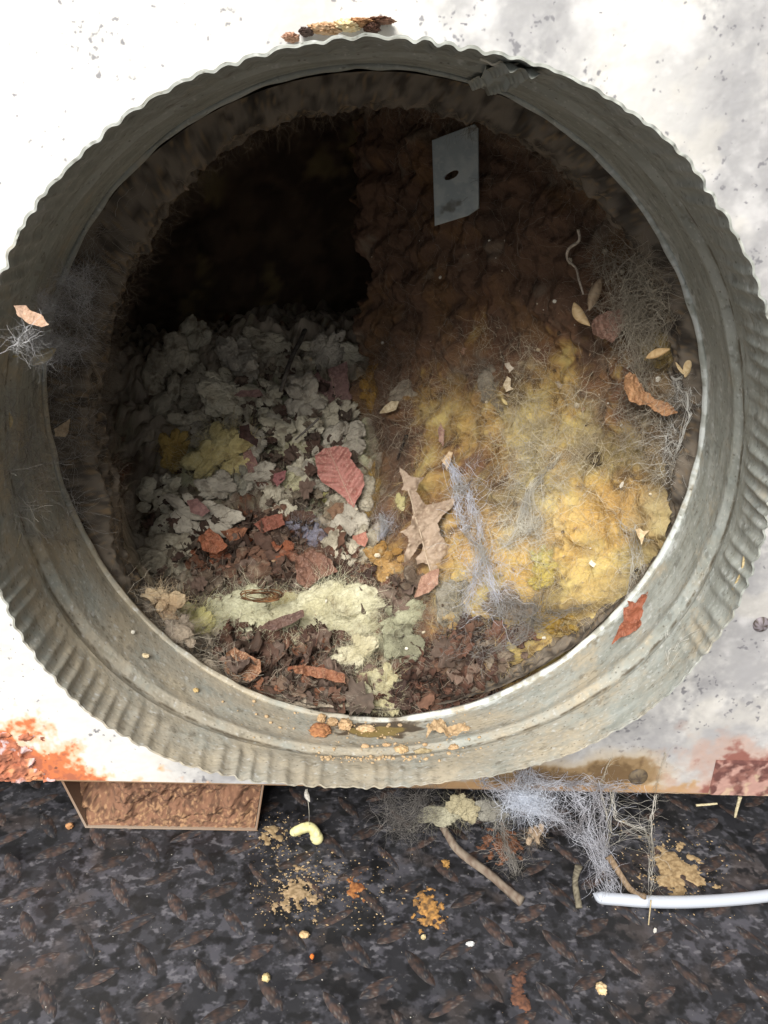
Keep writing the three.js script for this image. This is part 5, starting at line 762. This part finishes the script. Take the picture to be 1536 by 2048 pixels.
// ── on the floor ──
{
  const P = [[1185, 1789], [1200, 1795], [1240, 1799], [1293, 1803], [1370, 1804], [1465, 1799], [1540, 1791], [1640, 1775], [1800, 1730]].map(([x, y], i) => onY(x, y, 0.0048)), t = thing('plastic_tube', 'white plastic tube lying on the black floor at the lower right', 'plastic tube', P[4]);
  const cv = new THREE.CatmullRomCurve3(P), r = 0.0037;
  part(t, 'tube', gridGeo(20, 140, (u, v) => { const p = cv.getPoint(v), tg = cv.getTangent(v), s = tg.clone().cross(V3(0, 1, 0)).normalize(), up = s.clone().cross(tg), a = u * 6.2832, e = Math.pow(ss(-0.006, 0.15, v), 0.6), q = r * e; return p.addScaledVector(s, Math.cos(a) * q).addScaledVector(up, Math.sin(a) * q + (1 - e) * 0.001); }), new THREE.MeshPhysicalMaterial({ color: new THREE.Color().setRGB(0.44, 0.47, 0.53), roughness: 0.42, side: THREE.DoubleSide }));
}
function floorCrust(name, label, cat, px, py, rx, ry, h, thr, cols, kind, fr = 110) {
  const c = onY(px, py, 0), s = depthOf(c) / 1738, RX = rx * s, RZ = ry * s * 1.45, t = thing(name, label, cat, c); if (kind) t.userData.kind = kind;
  const sd2 = rr(0, 60), mask = (x, z) => 1 - Math.hypot((x - c.x) / RX, (z - c.z) / RZ) + 1.1 * fbm(x * fr + sd2, z * fr, 3, 4) - thr, n = Math.round(clamp(rx * 1.3, 24, 110)), m = Math.round(clamp(ry * 1.8, 24, 110));
  const g = gridGeo(n, m, (u, v) => { const x = c.x + (u * 2 - 1) * RX * 1.3, z = c.z - (v * 2 - 1) * RZ * 1.3, k = mask(x, z); return V3(x, 0.0005 + ss(0, 0.4, k) * h * (0.5 + 0.7 * Math.abs(fbm(x * 300, z * 300, sd2, 3))), z); }, (u, v) => mask(c.x + (u * 2 - 1) * RX * 1.3, c.z - (v * 2 - 1) * RZ * 1.3) > 0, (u, v, p) => mix3(hex(cols[0]), hex(cols[1]), ss(-0.25, 0.3, fbm(p.x * 260, p.z * 260, sd2, 3))));
  part(t, 'crust', g, mudMat); return t;
}
floorCrust('tan_powder', 'tan powder spilled over the tread plate behind the white tube', 'powder', 1350, 1745, 70, 60, 0.001, 0.3, ['#a8906c', '#877050'], 'stuff', 60);
floorCrust('tan_powder', 'tan powder strewn over the tread plate left of the middle', 'powder', 595, 1785, 70, 60, 0.0009, 0.6, ['#a89070', '#857052'], 'stuff');
floorCrust('tan_powder', 'tan powder beside the skid channel under the dangling scrap', 'powder', 548, 1668, 34, 34, 0.0009, 0.52, ['#a08a68', '#80694a'], 'stuff');
floorCrust('rust_flake', 'orange crust on the tread plate below the collar', 'rust flake', 857, 1822, 34, 34, 0.0014, 0.25, ['#b08248', '#6c5236'], null, 130);
floorCrust('rust_flake', 'small orange rust crust left of the larger orange crust', 'rust flake', 713, 1775, 18, 24, 0.0012, 0.3, ['#a06a3c', '#7d4c2c']);
floorCrust('rust_flake', 'yellow orange crust above the larger orange crust', 'rust flake', 893, 1727, 12, 14, 0.0012, 0.2, ['#a88048', '#856434']);
floorCrust('rust_flake', 'dark rusty patch right of the splintered stick', 'rust flake', 1000, 1690, 44, 34, 0.0014, 0.2, ['#7a4f36', '#55382a']);
floorCrust('rust_flake', 'faint rusty patch on two lugs near the bottom right', 'rust flake', 1040, 1985, 20, 40, 0.0013, 0.25, ['#6e4a38', '#543a30']);
for (const [l, x, y, rx, ry, c] of [['cream pebble sized crumb on the floor near the bottom', 532, 1955, 10, 9, ['#cfbd8c', '#b09c6c']], ['cream notched crumb on the floor at the bottom right', 1203, 1977, 13, 14, ['#dcc49c', '#c0a478']], ['bright orange grain on the floor', 624, 1913, 5, 4, ['#d07430', '#b05c24']], ['tan crumb beside the tan powder on the floor', 609, 1869, 12, 7, ['#c8ae84', '#a88c64']], ['white sliver on the floor right of the orange crust', 940, 1888, 10, 4, ['#cfd0d0', '#b0b0b0']], ['tan crumb on the floor left of the skid channel', 139, 1652, 9, 7, ['#b88a60', '#986c48']], ['small cream grain below the orange crust', 847, 1874, 6, 4, ['#c8b890', '#a89870']], ['white grain below the white tube', 1310, 1861, 4, 3, ['#d8d4cc', '#bcb8b0']]]) { const p = onY(x, y, 0.0015), s = depthOf(p) / 1738; clod(l, p, rx * s, 0.0022, ry * s * 1.2, c, { name: 'crumb', cat: 'crumb', detail: 6 }); }
{ // grit
  const t = thing('floor_grit', 'fine grit and dust grains scattered over the tread plate', 'grit', V3(0, 0, 0.05)); t.userData.kind = 'stuff'; const a = [], base = new THREE.OctahedronGeometry(1, 0); base.deleteAttribute('uv');
  const mk = (x, z, s, c) => { const g = base.clone(); g.scale(s * rr(0.6, 1.4), s * 0.6, s * rr(0.6, 1.4)); g.rotateY(rr(0, 6)); g.translate(x, 0.0004, z); setColor(strip(g), () => hex(c)); a.push(g); };
  for (let i = 0; i < 1100; i++) mk(rr(-0.24, 0.24), rr(-0.06, 0.17), mix(0.00012, 0.0006, Math.pow(rnd(), 3)), ['#98948c', '#7a7670', '#8f7c64', '#a8a49c', '#6a5e54'][i % 5]);
  for (const [x, y, w, n] of [[600, 1780, 90, 420], [550, 1670, 60, 180], [1340, 1740, 110, 400], [720, 1790, 90, 160]]) for (let i = 0; i < n; i++) { const p = onY(x + w * (rnd() + rnd() - 1) * 1.3, y + w * (rnd() + rnd() - 1), 0); mk(p.x, p.z, mix(0.0002, 0.0009, Math.pow(rnd(), 2)), ['#a08866', '#b09a7a', '#84704f'][i % 3]); }
  part(t, 'grains', mergeGeometries(a), mudMat);
}
{ // specks caught on the batt
  const t = thing('batt_specks', 'small pale chips and grains caught all over the batt and heap', 'specks', hit(1000, 800)); t.userData.kind = 'stuff'; const a = [], base = new THREE.IcosahedronGeometry(1, 0); base.deleteAttribute('uv');
  for (let i = 0; i < 260; i++) { const p = hitIn(i % 3 ? rr(740, 1330) : rr(380, 760), rr(480, 1330)), s = mix(0.0003, 0.0018, Math.pow(rnd(), 3)), g = base.clone(); g.scale(s * rr(0.6, 1.6), s * rr(0.5, 1.3), s * 0.5); g.rotateZ(rr(0, 6)); g.translate(p.x - fwd.x * 0.002, p.y - fwd.y * 0.002, p.z - fwd.z * 0.002); setColor(strip(g), () => hex(['#d0c4ac', '#b8a488', '#a08468', '#e0dacc', '#4a3a2c'][i % 5])); a.push(g); }
  part(t, 'chips', mergeGeometries(a), mudMat);
}
renderer.render(scene, camera);
